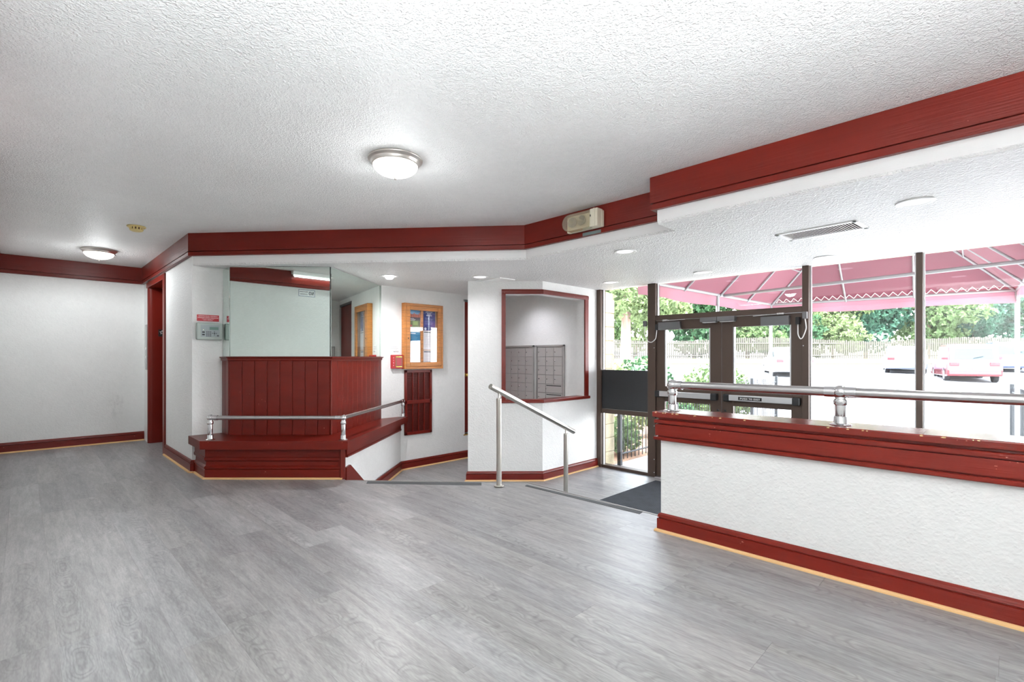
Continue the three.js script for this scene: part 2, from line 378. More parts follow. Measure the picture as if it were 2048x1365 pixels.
wallS('wall_back', 'white textured wall with the notice case', [box(3.376, 4.775, G - .1, L, -6.2, BZ), box(4.775, 5.62, 2.085, L, -6.2, BZ), box(4.775, 5.62, G - .1, 0.0, -6.2, BZ), box(5.62, SX + .1, G - .1, L, -6.2, BZ), box(4.775, 5.62, 0, 2.085, -6.2, -5.96)]);
const K1 = [3.951, -4.753], K0 = [4.62, -4.10], KL = [4.283, -4.429], KR = 5.478;
wallS('wall_kiosk', 'white angled mail room wall with a wide opening', [
  prism([K1, K0, [SX, -4.10], [SX, -4.22], [4.669, -4.22], [4.035, -4.839]], G - .05, .63),
  prism([K1, K0, [SX, -4.10], [SX, -4.22], [4.669, -4.22], [4.035, -4.839]], 1.99, L),
  prism([K1, KL, [4.367, -4.515], [4.035, -4.839]], .63, 1.99),
  prism([[KR, -4.10], [SX, -4.10], [SX, -4.22], [KR, -4.22]], .63, 1.99)]);
wallS('wall_mailroom', 'white mail room wall behind the letter boxes', [box(5.55, SX + .1, G - .05, L, BZ, -4.22)]);
wallS('wall_front', 'outside wall above the glass front', [box(SX + .0, SX + .16, L + .005, C + .62, -6.2, RZ + .2), box(SX + .12, SX + .35, G - .1, C + .62, -9, -4.62)], M.block);

// ---- the half wall beside the steps
const HX = 3.13, HE = -1.685;
wallS('wall_half', 'white textured half wall beside the steps', [box(HX, 3.325, 0, .79, HE, RZ)]);
{
  const t = struct('trim_2', 'chipped red wooden cap and apron on the half wall', 'trim');
  part('cap', rbox(3.085, 3.365, .787, .825, HE - .045, RZ - .002, .006), M.redGloss, t);
  const chips = [];
  for (let i = 0; i < 20; i++) { const z = HE - .03 + Math.pow(rnd(), 1.6) * 1.9, l = rr(.006, .022), n = 7, pts = []; for (let k = 0; k < n; k++) { const a = k / n * 6.283; pts.push([Math.cos(a) * .0025 * rr(.5, 1.3), Math.sin(a) * l / 2 * rr(.6, 1.2)]); } chips.push(prism(pts, 0, .0006).translate(3.093, .8246, z), prism(pts, 0, .0006).rotateZ(Math.PI / 2).translate(3.0855, .819, z)); }
  part('paint_chips', chips, M.chip, t, 'bare wood showing at chipped edges').userData.kind = 'stuff';
  const ap = [[0, .63], [.034, .63], [.037, .634], [.037, .650], [.034, .653], [.014, .655], [.014, .660], [.028, .662], [.028, .738], [.014, .740], [.014, .745], [.033, .747], [.033, .768], [.030, .771], [.012, .773], [.012, .787], [0, .787]];
  sweep([[3.325, HE], [HX, HE], [HX, RZ - .003]], ap, -1).forEach((g) => part('apron', g, M.red, t));
}
// ---- baseboards with a pale shoe
const BB = (y, h = .125) => [[0, y], [.02, y], [.02, y + h * .70], [.010, y + h * .72], [.010, y + h * .75], [.018, y + h * .78], [.013, y + h * .93], [.004, y + h], [0, y + h]];
const SH = (y) => [[.0195, y + .0003], [.036, y + .0003], [.035, y + .008], [.030, y + .015], [.0195, y + .017]];
function baseboard(name, label, path, side, y, h) {
  const t = struct(name, label, 'baseboard');
  sweep(path, BB(y, h), side).forEach((g) => part('board', g, M.red, t));
  sweep(path, SH(y), side).forEach((g) => part('shoe_moulding', g, M.shoe, t, 'pale bare wood shoe moulding'));
}
baseboard('baseboard_half', 'red baseboard with pale shoe along the half wall', [[3.325, HE], [HX, HE], [HX, RZ - .03]], -1, 0);
baseboard('baseboard_left', 'dark red baseboard at the corridor end', [[WX + .02, LZ], [CX - .003, LZ], [CX, -8.80]].slice(0, 2), -1, 0, .13);
baseboard('baseboard_west', 'red baseboard on the wall facing the mirrors', [[WX, RZ - .03], [WX, LZ + .04]], -1, 0, .13);
baseboard('baseboard_corridor', 'red baseboard between the lift and the ledge', [[CX, -7.285], [CX, -5.975], [CX + .02, -5.955]], -1, 0, .13);
baseboard('baseboard_back', 'dark red baseboard below the notice case', [[2.72, -4.998], [3.67, BZ], [SX - .3, BZ]], -1, G, .12);
baseboard('baseboard_kiosk', 'red baseboard round the mail room wall', [[4.02, -4.81], K1, K0, [SX - .002, -4.10]], -1, G, .12);

// ---- red beam boards round the upper ceiling
{
  const y0 = 2.25, pr = [[.002, y0], [.034, y0], [.037, y0 + .006], [.037, y0 + .038], [.02, y0 + .04], [.02, y0 + .045], [.037, y0 + .047], [.037, C - .001], [.002, C - .001]];
  const t = struct('trim_3', 'glossy red beam boards along the upper ceiling edge', 'trim');
  sweep([[WX, RZ - .01], [WX, LZ], [CX, LZ], ...BH, [3.216, RZ - .01]], pr, -1).forEach((g) => part('beam_board', g, M.red, t));
}
// ---- red surround of the mail room opening
{
  const t = struct('trim_4', 'red moulded surround and sill of the mail room opening', 'trim');
  const fl = [4.252, -4.459];
  sweep([fl, K0, [5.558, -4.10]], [[0, 1.99], [.02, 1.99], [.024, 2.0], [.024, 2.03], [.016, 2.045], [0, 2.052]], -1).forEach((g) => part('head', g, M.red, t));
  sweep([fl, lerp2(fl, K0, .1)], [[0, .665], [.022, .665], [.022, 1.99], [0, 1.99]], -1).forEach((g) => part('side', g, M.red, t));
  part('side', rbox(KR, 5.558, .665, 1.99, -4.10, -4.078, .005), M.red, t);
  sweep([lerp2(K0, fl, 1.02), K0, [5.575, -4.10]], [[-.13, .632], [.022, .625], [.036, .632], [.036, .658], [.03, .666], [-.13, .666]], -1).forEach((g) => part('sill', g, M.red, t));
}

// ---- lift opening at the end of the corridor
{
  const t = struct('door_1', 'dark red lift doorway with a rounded metal jamb', 'door');
  const jam = [[1.245, -8.53]];
  for (let i = 0; i <= 8; i++) { const a = i / 8 * Math.PI / 2; jam.push([1.285 - .05 * Math.cos(a), -8.455 + .05 * Math.sin(a)]); }
  jam.push([1.60, -8.405], [1.60, -8.53]);
  part('jamb', prism(jam, 0, 2.17), M.redPlain, t);
  part('jamb', prism([[1.232, -7.29], [1.232, -7.39], [1.25, -7.405], [1.60, -7.405], [1.60, -7.29]], 0, 2.17), M.redPlain, t);
  part('head', rbox(1.232, 1.60, 2.165, 2.236, -8.53, -7.29, .005), M.redPlain, t);
  part('door_leaf', rbox(1.60, 1.63, 0.005, 2.17, -8.44, -7.925, .004), M.redDark, t);
  part('door_leaf', rbox(1.63, 1.655, 0.005, 2.17, -7.95, -7.38, .004), M.redDark, t);
  part('threshold', box(1.56, 1.66, -.002, .004, -8.405, -7.405), M.satin, t);
}
// ---- service door in the back wall
{
  const t = struct('door_2', 'dark red service door half hidden by the mail room wall', 'door');
  part('leaf', rbox(4.80, 5.60, .04, 2.05, -5.925, -5.885, .004), M.redPlain, t);
  part('frame', [box(4.777, 4.80, 0, 2.083, -5.93, -5.852), box(5.60, 5.618, 0, 2.083, -5.93, -5.852)], M.white, t);
  part('head', box(4.777, 5.618, 2.052, 2.083, -5.93, -5.852), M.closer, t);
  part('threshold', [box(4.777, 5.618, .001, .016, -5.93, -5.845)], M.brass, t);
  const k = part('knob', lathe([[.0, 0], [.028, 0], [.028, .006], [.011, .01], [.011, .03], [.026, .042], [.028, .055], [.018, .066], [0, .068]], 18).rotateX(Math.PI / 2).translate(4.835, .925, -5.885), M.brass, t);
}

// ================================================================ GLASS FRONT
const FX0 = SX, FX1 = SX + .11, GX = SX + .055;
function pane(parent, y0, y1, z0, z1) { return part('pane', box(GX - .003, GX + .003, y0, y1, z0, z1), M.glass, parent); }
function stops(parent, y0, y1, z0, z1) {   // bright beads at both sides of a pane
  const d = .012;
  part('glazing_bead', [box(GX - .016, GX + .016, y0, y1, z0, z0 + d), box(GX - .016, GX + .016, y0, y1, z1 - d, z1)], M.alu, parent);
}
{
  const w = struct('window_1', 'sidelight beside the entrance doors with a black panel', 'window');
  part('jamb', rbox(FX0 - .012, FX1, G, L, -4.10, -4.03, .003), M.bronze, w);
  part('rail', rbox(FX0, FX1, .415, .475, -4.03, -3.30, .003), M.bronze, w);
  part('sill', rbox(FX0, FX1, G, G + .04, -4.03, -3.30, .003), M.bronze, w);
  pane(w, .475, L, -4.03, -3.30); stops(w, 1.03, L, -4.03, -3.30);
  pane(w, G + .04, .415, -4.03, -3.30); stops(w, G + .04, .415, -4.03, -3.30);
  part('infill_panel', rbox(FX0 + .015, FX0 + .045, .478, 1.022, -4.028, -3.302, .004), M.blackPanel, w, 'scuffed black infill panel');
  const f = struct('trim_5', 'brown metal frame round the entrance doors', 'trim');
  part('post', rbox(FX0 - .008, FX1, G, L, -3.30, -3.19, .004), M.bronze, f);
  part('post', rbox(FX0 - .008, FX1, G, L, -1.507, -1.445, .004), M.bronze, f);
  part('transom_bar', rbox(FX0 - .008, FX1, 1.672, 1.735, -3.19, -1.507, .004), M.bronze, f);
  part('threshold', rbox(FX0 - .03, FX1 + .03, G, G + .012, -3.19, -1.507, .004), M.alu, f);
  for (const y of [1.32, .31, -.12, -.29]) for (const z of [-3.205, -1.495]) part('screw', lathe([[0, .003], [.004, .002], [.006, 0]], 8).rotateZ(Math.PI / 2).translate(FX0 - .008, y, z), M.alu, f);
  const w3 = struct('window_2', 'glass transom over the entrance doors', 'window');
  pane(w3, 1.735, L, -3.19, -1.507); stops(w3, 1.735, L, -3.19, -1.507);
  const w4 = struct('window_3', 'tall lobby window right of the entrance doors', 'window');
  part('mullion', rbox(FX0, FX1, G, L, -.583, -.535, .003), M.bronze, w4);
  part('sill', rbox(FX0, FX1, G, G + .06, -1.445, -.583, .003), M.bronze, w4);
  pane(w4, G + .06, L, -1.445, -.583); stops(w4, G + .06, L, -1.445, -.583);
  const w5 = struct('window_4', 'tall lobby window past the single brown mullion', 'window');
  part('mullion', rbox(FX0, FX1, G, L, .35, .40, .003), M.bronze, w5);
  part('sill', rbox(FX0, FX1, G, G + .06, -.535, .35, .003), M.bronze, w5);
  pane(w5, G + .06, L, -.535, .35); stops(w5, G + .06, L, -.535, .35);
  const w6 = struct('window_5', 'last tall lobby window', 'window');
  part('jamb', rbox(FX0, FX1, G, L, 1.25, RZ, .003), M.bronze, w6);
  part('sill', rbox(FX0, FX1, G, G + .06, .40, 1.25, .003), M.bronze, w6);
  pane(w6, G + .06, L, .40, 1.25); stops(w6, G + .06, L, .40, 1.25);
}
function leaf(name, label, z0, z1, g0, g1, text) {
  const d = struct(name, label, 'door'), x0 = SX + .018, x1 = SX + .062, b = G + .015, t = 1.668;
  part('stile', rbox(x0, x1, b, t, z0, g0, .003), M.bronze, d);
  part('stile', rbox(x0, x1, b, t, g1, z1, .003), M.bronze, d);
  part('top_rail', rbox(x0, x1, 1.547, t, g0, g1, .003), M.bronze, d);
  part('lock_rail', rbox(x0, x1, .635, .83, g0, g1, .003), M.bronze, d);
  part('bottom_rail', rbox(x0, x1, b, G + .26, g0, g1, .003), M.bronze, d);
  part('pane', box(x0 + .018, x0 + .024, .83, 1.547, g0, g1), M.glass, d);
  part('pane', box(x0 + .018, x0 + .024, G + .26, .635, g0, g1), M.glass, d);
  part('glazing_bead', [box(x0 + .004, x1 - .004, .83, 1.547, g0, g0 + .014), box(x0 + .004, x1 - .004, .83, 1.547, g1 - .014, g1)], M.alu, d);
  const hinge = text ? z1 : z0, s = text ? -1 : 1;
  const zc = [hinge + s * .012, hinge + s * .80].sort((p, q) => p - q);
  const pb = part('push_bar', rbox(SX - .055, SX - .01, .702, .768, zc[0] + .05, zc[1] - .05, .006), M.alu, d, 'silver push bar');
  for (const z of [zc[0], zc[1] - .07]) part('end_cap', rbox(SX - .06, SX + .018, .690, .772, z, z + .07, .012, 3), M.black, pb);
  part('standoff', [box(SX - .012, x0, .71, .76, zc[0] + .06, zc[1] - .06)], M.closer, pb);
  if (text) {
    const tp = print(256, 48, (c, w, h) => { c.fillStyle = '#1a1b1c'; c.fillRect(0, 0, w, h); c.fillStyle = '#f4f4f4'; c.font = 'bold 34px sans-serif'; c.textAlign = 'center'; c.textBaseline = 'middle'; c.fillText('PUSH TO EXIT', w / 2, h / 2 + 2, w - 12); });
    part('lettering', new THREE.BoxGeometry(.25, .036, .0016).rotateY(-Math.PI / 2).translate(SX - .0555, .733, -2.012), printed(tp), pb, 'white words PUSH TO EXIT on black');
  }
  // overhead closer and its arm
  const cz = text ? [-1.905, -1.622] : [-3.135, -2.845];
  const cl = part('door_closer', rbox(SX - .045, x0, 1.543, 1.642, cz[0], cz[1], .006), M.closer, d, 'grey door closer');
  const az = text ? [-1.985, -1.69] : [-3.075, -2.77];
  part('closer_arm', [bar([SX - .03, 1.655, az[0]], [SX - .03, 1.664, az[1]], .007, 8), rbox(SX - .045, SX, 1.655, 1.675, text ? -1.74 : -3.07, text ? -1.67 : -3.01, .003)], M.satin, cl);
  part('lock_cylinder', lathe([[0, .006], [.012, .005], [.014, 0]], 14).rotateZ(Math.PI / 2).translate(x0, .575, text ? z0 + .04 : z1 - .04), M.black, d);
  return d;
}
leaf('door_3', 'brown metal glass entrance door beside the sidelight', -3.188, -2.355, -3.072, -2.487, false);
leaf('door_4', 'brown metal glass entrance door reading PUSH TO EXIT', -2.349, -1.509, -2.22, -1.618, true);
for (const [z0, z1, l] of [[-2.582, -2.384, 'grey magnetic lock above the plain entrance door'], [-2.378, -2.178, 'grey magnetic lock above the PUSH TO EXIT door']]) {
  const t = thing('magnetic_lock', l, 'door lock', [SX, 1.61, (z0 + z1) / 2], 'magnetic locks on the transom bar');
  part('body', rbox(SX - .055, SX + .017, 1.618, 1.671, z0, z1, .004), M.closer, t);
  part('armature_plate', rbox(SX - .05, SX + .015, 1.606, 1.616, z0 + .03, z1 - .01, .002), M.alu, t);
}
for (const [za, zb, l] of [[-3.325, -3.165, 'white door loop cable on the sidelight post'], [-1.475, -1.545, 'white door loop cable by the tall window post']]) {
  const t = thing('door_loop_cable', l, 'cable', [SX, 1.6, za], 'door loop cables');
  part('junction_box', rbox(SX - .045, SX - .008, 1.60, 1.672, za - .022, za + .022, .003), M.closer, t);
  part('junction_box', rbox(SX - .03, SX + .018, 1.545, 1.622, zb - .018, zb + .018, .003), M.black, t);
  const pts = [[SX - .028, 1.61, za], [SX - .03, 1.50, za + (za < -2 ? -.005 : .012)], [SX - .03, 1.405, (za + zb) / 2 + (za - zb) * .22], [SX - .028, 1.392, (za + zb) / 2 - (za - zb) * .1], [SX - .02, 1.44, zb + (za - zb) * .07], [SX - .01, 1.56, zb]];
  part('cable', tube(pts, .0055, 40, 8), M.plastic, t);
}
{
  const t = thing('floor_mat', 'dark ribbed entrance mat on the lower floor by the doors', 'mat', [4.8, G, -2.3]);
  part('pile', rbox(4.0, 5.6, G + .0005, G + .012, -3.09, -1.55, .004), M.mat, t);
}

// ================================================================ RED LEDGE, MIRRORS, RAILS
const capPts = [[CX + .002, AZ + .001], [1.216, AZ + .001], [1.216, -5.51], [2.23, -4.495], [3.765, BZ + .03], [3.715, BZ + .03], [3.715, BZ + .001], [3.38, BZ + .002]];
capPts.splice(0, 2, [1.216, AZ + .001]);
{
  const t = thing('ledge', 'red painted wooden ledge with moulded front below the mirrors', 'ledge', [2.3, 0, -5.2]);
  part('cap', prism(capPts, .303, .385), M.red, t, 'thick red top board');
  const prof = [[-.02, .0005], [.018, .0005], [.018, .088], [.012, .094], [.022, .104], [.022, .118], [.004, .134], [.002, .17], [.012, .178], [.02, .186], [.02, .21], [.012, .215], [.012, .3028], [-.02, .3028]];
  const path = [[1.285, AZ + .003], [1.285, -5.565], [2.232, -4.618], [2.30, -4.668]];
  const segs = sweep(path.slice(0, 3), prof, -1);
  segs.forEach((g) => part('front_moulding', g, M.red, t));
  part('end_post', prism([[2.20, -4.652], [2.21, -4.598], [2.244, -4.586], [2.262, -4.606], [2.260, -4.624]], .0005, .3028), M.red, t);
  const sp = SH(0).map(([d, y]) => [d, y]);
  sweep([[1.285, AZ + .003], [1.285, -5.565], [2.24, -4.61]], sp, -1).forEach((g) => part('shoe_moulding', g, M.shoe, t, 'pale bare wood shoe moulding'));
  // apron under the overhang along the stair side
  const e0 = [2.264, -4.626], e1 = [3.62, BZ + .045];
  sweep([e0, e1], [[.001, .205], [.03, .205], [.032, .21], [.032, .225], [.024, .23], [.024, .3028], [.001, .3028]], -1).forEach((g) => part('apron', g, M.red, t));
  // skirt board following the steps
  const d0 = [2.2645, -4.6265], d1 = [3.67, BZ], dd = Math.hypot(d1[0] - d0[0], d1[1] - d0[1]), ux = (d1[0] - d0[0]) / dd, uz = (d1[1] - d0[1]) / dd;
  const S = new THREE.Shape([[0, -.34], [0, .105], [.10, .112], [.52, -.175], [.66, -.272], [.66, -.34]].map(([a, b]) => new THREE.Vector2(a, b)));
  const sk = new THREE.ExtrudeGeometry(S, { depth: .02, bevelEnabled: false });
  sk.applyMatrix4(new THREE.Matrix4().makeBasis(V(ux, 0, uz), V(0, 1, 0), V(-uz, 0, ux)).setPosition(d0[0], 0, d0[1]));
  part('skirt_board', metre(sk), M.red, t);
}
wallS('wall_ledge', 'white textured wall below the ledge beside the steps', [prism([[1.31, AZ], [1.31, -5.61], [2.19, -4.73], [2.262, -4.628], [3.67, BZ], [3.67, AZ]], 0, .302), prism([[2.20, -4.75], [2.262, -4.628], [3.67, BZ], [3.67, AZ], [2.3, AZ]], G, 0)]);

const MF = [[1.541, AZ], [1.541, -5.739], [2.289, -4.999], [3.383, -5.88]];
{ // tongue-and-groove panelling, each board a piece
  const t = thing('wainscot', 'red vertical board panelling under the mirrors, on the ledge', 'panelling', [2.3, .385, -5.2]);
  const counts = [2, 8, 11];
  for (let s = 0; s < 3; s++) {
    const [ax, az] = MF[s], [bx, bz] = MF[s + 1], len = Math.hypot(bx - ax, bz - az), ux = (bx - ax) / len, uz = (bz - az) / len, ox = uz, oz = -ux, w = len / counts[s];
    const sg = -1, q = (a, d) => [ax + ux * a + ox * sg * d, az + uz * a + oz * sg * d];
    for (let k = 0; k < counts[s]; k++) {
      const a = k * w + .0008, b = (k + 1) * w - .0008;
      part('board', prism([q(a, -.006), q(b, -.006), q(b, .009), q(b - .006, .015), q(a + .006, .015), q(a, .009)], .386, 1.166), M.red, t);
    }
  }
  const cp = [[-.006, 1.16], [.02, 1.16], [.026, 1.168], [.026, 1.186], [.04, 1.196], [.04, 1.204], [-.006, 1.204]];
  sweep([...MF.slice(0, 3), [3.40, -5.894]].map((p, i) => i ? p : [1.541, AZ + .002]), cp, -1).forEach((g) => part('cap_rail', g, M.red, t));
  const v2 = MF[2]; part('corner_bead', bar([v2[0] - .001, .386, v2[1] + .017], [v2[0] - .001, 1.16, v2[1] + .017], .008, 10), M.red, t);
}
[['narrow mirror strip beside the alarm panel', 0], ['wide wall mirror over the red panelling facing the lobby', 1], ['tall mirror over the panelling on the notice case side', 2]].forEach(([l, s]) => {
  const [ax, az] = MF[s], [bx, bz] = MF[s + 1], mid = [(ax + bx) / 2, 1.205, (az + bz) / 2];
  const len = Math.hypot(bx - ax, bz - az), ux = (bx - ax) / len, uz = (bz - az) / len, q = (a, d) => [ax + ux * a - uz * d, az + uz * a + ux * d];
  const t = thing('wall_mirror', l, 'mirror', mid, 'mirrors over the red panelling');
  part('backing', prism([q(.003, -.006), q(len - .003, -.006), q(len - .003, .001), q(.003, .001)], 1.206, L - .006), M.mirrorEdge, t);
  part('glass', prism([q(.005, .001), q(len - .005, .001), q(len - .005, .006), q(.005, .006)], 1.208, L - .008), M.mirror, t);
});

// ---- guard rails on chrome posts
function railPost(parent, x, y, z, h, r) {   // flange, post, collar, ball
  const p = part('post', lathe([[0, 0], [r * 1.02, 0], [r * 1.02, h - r], [0, h - r]], 24).translate(x, y, z), M.chrome, parent);
  part('flange', lathe([[0, 0], [r * 2.0, 0], [r * 2.0, .004], [r * 1.5, .008], [r * 1.25, .012], [r * 1.22, .045], [r * 1.05, .05], [0, .05]], 28).translate(x, y, z), M.chrome, p);
  part('fitting', [lathe([[r * 1.05, 0], [r * 1.3, .004], [r * 1.3, .028], [r * 1.1, .034]], 24).translate(x, y + h - r - .045, z), new THREE.SphereGeometry(r * 1.45, 24, 16).translate(x, y + h, z)], M.chrome, p);
}
{
  const t = thing('guard_rail', 'silver pipe guard rail along the half wall cap', 'railing', [3.225, .825, 0]);
  const y = 1.006, x = 3.212, r = .0265;
  for (const z of [-1.643, -.648, .35, 1.35]) railPost(t, x, .825, z, y - .825, r);
  part('rail', bar([x, y, -1.643], [x, y, RZ - .005], r, 24), M.satin, t);
  for (const [z, s] of [[-1.643, 1], [-.648, 1], [-.648, -1], [.35, 1], [.35, -1]]) part('sleeve', bar([x, y, z], [x, y, z + s * .075], r * 1.13, 24), M.chrome, t);
}
{
  const t = thing('guard_rail', 'low silver pipe rail standing on the red ledge', 'railing', [2.242, .385, -4.613]);
  const P = [[1.312, -5.539], [2.242, -4.613], [3.67, -5.795]], y = .602, r = .0215;
  for (const [x, z] of P) railPost(t, x, .385, z, y - .385, r);
  for (let i = 0; i < 2; i++) part('rail', bar([P[i][0], y, P[i][1]], [P[i + 1][0], y, P[i + 1][1]], r, 20), M.satin, t);
  for (const [i, j] of [[0, 1], [1, 0], [1, 2], [2, 1]]) { const e = lerp2(P[i], P[j], .075 / Math.hypot(P[i][0] - P[j][0], P[i][1] - P[j][1])); part('sleeve', bar([P[i][0], y, P[i][1]], [e[0], y, e[1]], r * 1.14, 20), M.chrome, t); }
}
{
  const z = -3.313, t = thing('stair_handrail', 'brushed steel stair handrail on two posts at the steps', 'handrail', [3.127, 0, z]);
  const railY = (x) => .934 - .4443 * (x - 3.02);
  part('rail', bar([3.02, .934, z], [4.242, railY(4.242), z], .0255, 28), M.steel, t);
  for (const [x, y0] of [[3.127, 0], [4.107, G]]) {
    const top = railY(x) - .075, p = part('post', bar([x, y0 + .012, z], [x, top, z], .0245, 28), M.steel, t);
    part('base_flange', lathe([[0, 0], [.046, 0], [.046, .012], [.043, .015], [0, .015]], 32).translate(x, y0 + .0006, z), M.steel, p);
    part('cap', lathe([[.0245, 0], [.0245, .006], [.02, .009], [.0085, .010], [.0085, .045], [.012, .052], [0, .054]], 20).translate(x, top, z), M.steel, p);
  }
}

// ================================================================ WALL FITTINGS
const plate = (w, h, t) => new THREE.BoxGeometry(w, h, t);
{ // notice case
  const x0 = 3.684, x1 = 4.334, y0 = 1.036, y1 = 1.944, z0 = BZ + .001, z1 = BZ + .075;
  const t = thing('notice_case', 'oak notice case with two glazed bays on white wall', 'notice board', [4.01, y0, BZ]);
  const b = .032, s = .06;
  part('case_frame', [rbox(x0, x0 + b, y0, y1, z0, z1, .003), rbox(x1 - b, x1, y0, y1, z0, z1, .003), rbox(x0 + b, x1 - b, y1 - b, y1, z0, z1, .003), rbox(x0 + b, x1 - b, y0, y0 + b, z0, z1, .003)], M.oak, t);
  const d = part('door_frame', [rbox(x0 + b + .002, x0 + b + s, y0 + b + .002, y1 - b - .002, z1 - .022, z1 + .002, .004), rbox(x1 - b - s, x1 - b - .002, y0 + b + .002, y1 - b - .002, z1 - .022, z1 + .002, .004), rbox(x0 + b + s, x1 - b - s, y1 - b - s, y1 - b - .002, z1 - .022, z1 + .002, .004), rbox(x0 + b + s, x1 - b - s, y0 + b + .002, y0 + b + s, z1 - .022, z1 + .002, .004)], M.oak, t);
  part('glass', box(x0 + b + s - .005, x1 - b - s + .005, y0 + b + s - .005, y1 - b - s + .005, z1 - .012, z1 - .009), M.glass, d);
  part('lock', lathe([[0, .005], [.007, .004], [.008, 0]], 12).rotateX(Math.PI / 2).translate(x0 + b + .03, 1.46, z1 + .002), M.black, d);
  part('backing', box(x0 + b, x1 - b, y0 + b, y1 - b, z0, z0 + .012), M.cork, t);
  part('divider', rbox(3.978, 4.022, y0 + b, y1 - b, z0 + .012, z0 + .03, .003), M.oak, t);
  const lines = (c, x, y, w, n, dy, col = '#555', hgt = 3) => { c.fillStyle = col; for (let i = 0; i < n; i++) c.fillRect(x, y + i * dy, w * (.7 + .3 * ((i * 37 % 10) / 10)), hgt); };
  const sheets = [
    ['poster', 'poster with a blue sky photo in the notice case', 3.879, 1.735, .20, .27, (c, w, h) => { const g = c.createLinearGradient(0, 0, 0, h * .5); g.addColorStop(0, '#3f86b8'); g.addColorStop(1, '#b9cfe0'); c.fillStyle = g; c.fillRect(0, 0, w, h); c.fillStyle = '#8a4a3c'; c.fillRect(0, h * .26, w, h * .24); c.fillStyle = '#b9705a'; for (let i = 0; i < 7; i++) c.fillRect(i * w / 7 + 4, h * (.2 + .04 * (i % 3)), w / 10, h * .2); c.fillStyle = '#3d3b44'; c.fillRect(0, h * .42, w, h * .16); c.fillStyle = '#5a7a46'; c.fillRect(0, h * .58, w, h * .42); c.fillStyle = '#7da35a'; c.fillRect(w * .4, h * .62, w * .4, h * .2); lines(c, w * .06, h * .47, w * .6, 3, h * .05, '#eee', 6); c.fillStyle = '#c33a4c'; c.fillRect(w * .04, h * .82, w * .28, h * .08); c.strokeStyle = '#f3f3f3'; c.lineWidth = 8; c.strokeRect(0, 0, w, h); }],
    ['notice_sheet', 'blue notice sheet hung second in the notice case', 3.879, 1.475, .20, .245, (c, w, h) => { c.fillStyle = '#dfe5e8'; c.fillRect(0, 0, w, h); c.fillStyle = '#2a7ba6'; c.fillRect(0, h * .2, w, h * .8); c.fillStyle = '#4d93bb'; c.fillRect(0, h * .2, w, h * .14); lines(c, w * .2, h * .25, w * .6, 1, 1, '#f5f8fa', 14); lines(c, w * .1, h * .42, w * .75, 6, h * .075, '#8dbcd6', 4); }],
    ['notice_sheet', 'lower blue and white notice sheet in the notice case', 3.879, 1.228, .20, .245, (c, w, h) => { c.fillStyle = '#c9d6de'; c.fillRect(0, 0, w, h); c.fillStyle = '#2a7ba6'; c.fillRect(0, h * .36, w, h * .6); lines(c, w * .1, h * .08, w * .8, 4, h * .06, '#7d98a8', 4); c.fillStyle = '#eef3f6'; c.fillRect(w * .08, h * .3, w * .84, h * .05); }],
    ['poster', 'dark blue meeting poster in the notice case', 4.131, 1.72, .215, .285, (c, w, h) => { c.fillStyle = '#27377d'; c.fillRect(0, 0, w, h); c.fillStyle = '#3b3f92'; c.fillRect(0, h * .5, w, h * .3); c.fillStyle = '#f0f2fa'; c.font = `bold ${h * .075}px sans-serif`; c.textAlign = 'center';['JOIN YOUR', 'BOARD', 'MEETING'].forEach((s, i) => c.fillText(s, w / 2, h * (.09 + i * .085))); lines(c, w * .16, h * .36, w * .68, 6, h * .06, '#aab4e0', 4); for (const x of [.2, .82]) { c.fillStyle = '#dfe6f5'; c.beginPath(); c.arc(w * x, h * .91, w * .09, 0, 7); c.fill(); } c.strokeStyle = '#e9ebf5'; c.lineWidth = 6; c.strokeRect(0, 0, w, h); }],
    ['notice_sheet', 'white typed notice sheet in the notice case, under the dark blue poster', 4.131, 1.44, .215, .27, (c, w, h) => { c.fillStyle = '#eceaf0'; c.fillRect(0, 0, w, h); c.fillStyle = '#56605e'; c.fillRect(w * .08, h * .05, w * .84, h * .05); lines(c, w * .1, h * .16, w * .8, 11, h * .065, '#b1afb8', 4); }],
    ['notice_sheet', 'white typed notice sheet lowest in the notice case', 4.131, 1.195, .215, .20, (c, w, h) => { c.fillStyle = '#edebf1'; c.fillRect(0, 0, w, h); c.fillStyle = '#4d5458'; c.fillRect(w * .08, h * .06, w * .84, h * .07); lines(c, w * .1, h * .22, w * .8, 8, h * .085, '#b4b2bb', 4); }]];
  for (const [n, l, x, y, w, h, draw] of sheets) {
    const o = thing(n, l, n === 'poster' ? 'poster' : 'notice', [x, y - h / 2, BZ + .014], 'sheets inside the notice case');
    part('sheet', plate(w, h, .0012).translate(x, y, BZ + .0142), printed(print(256, Math.round(256 * h / w), draw)), o);
  }
}
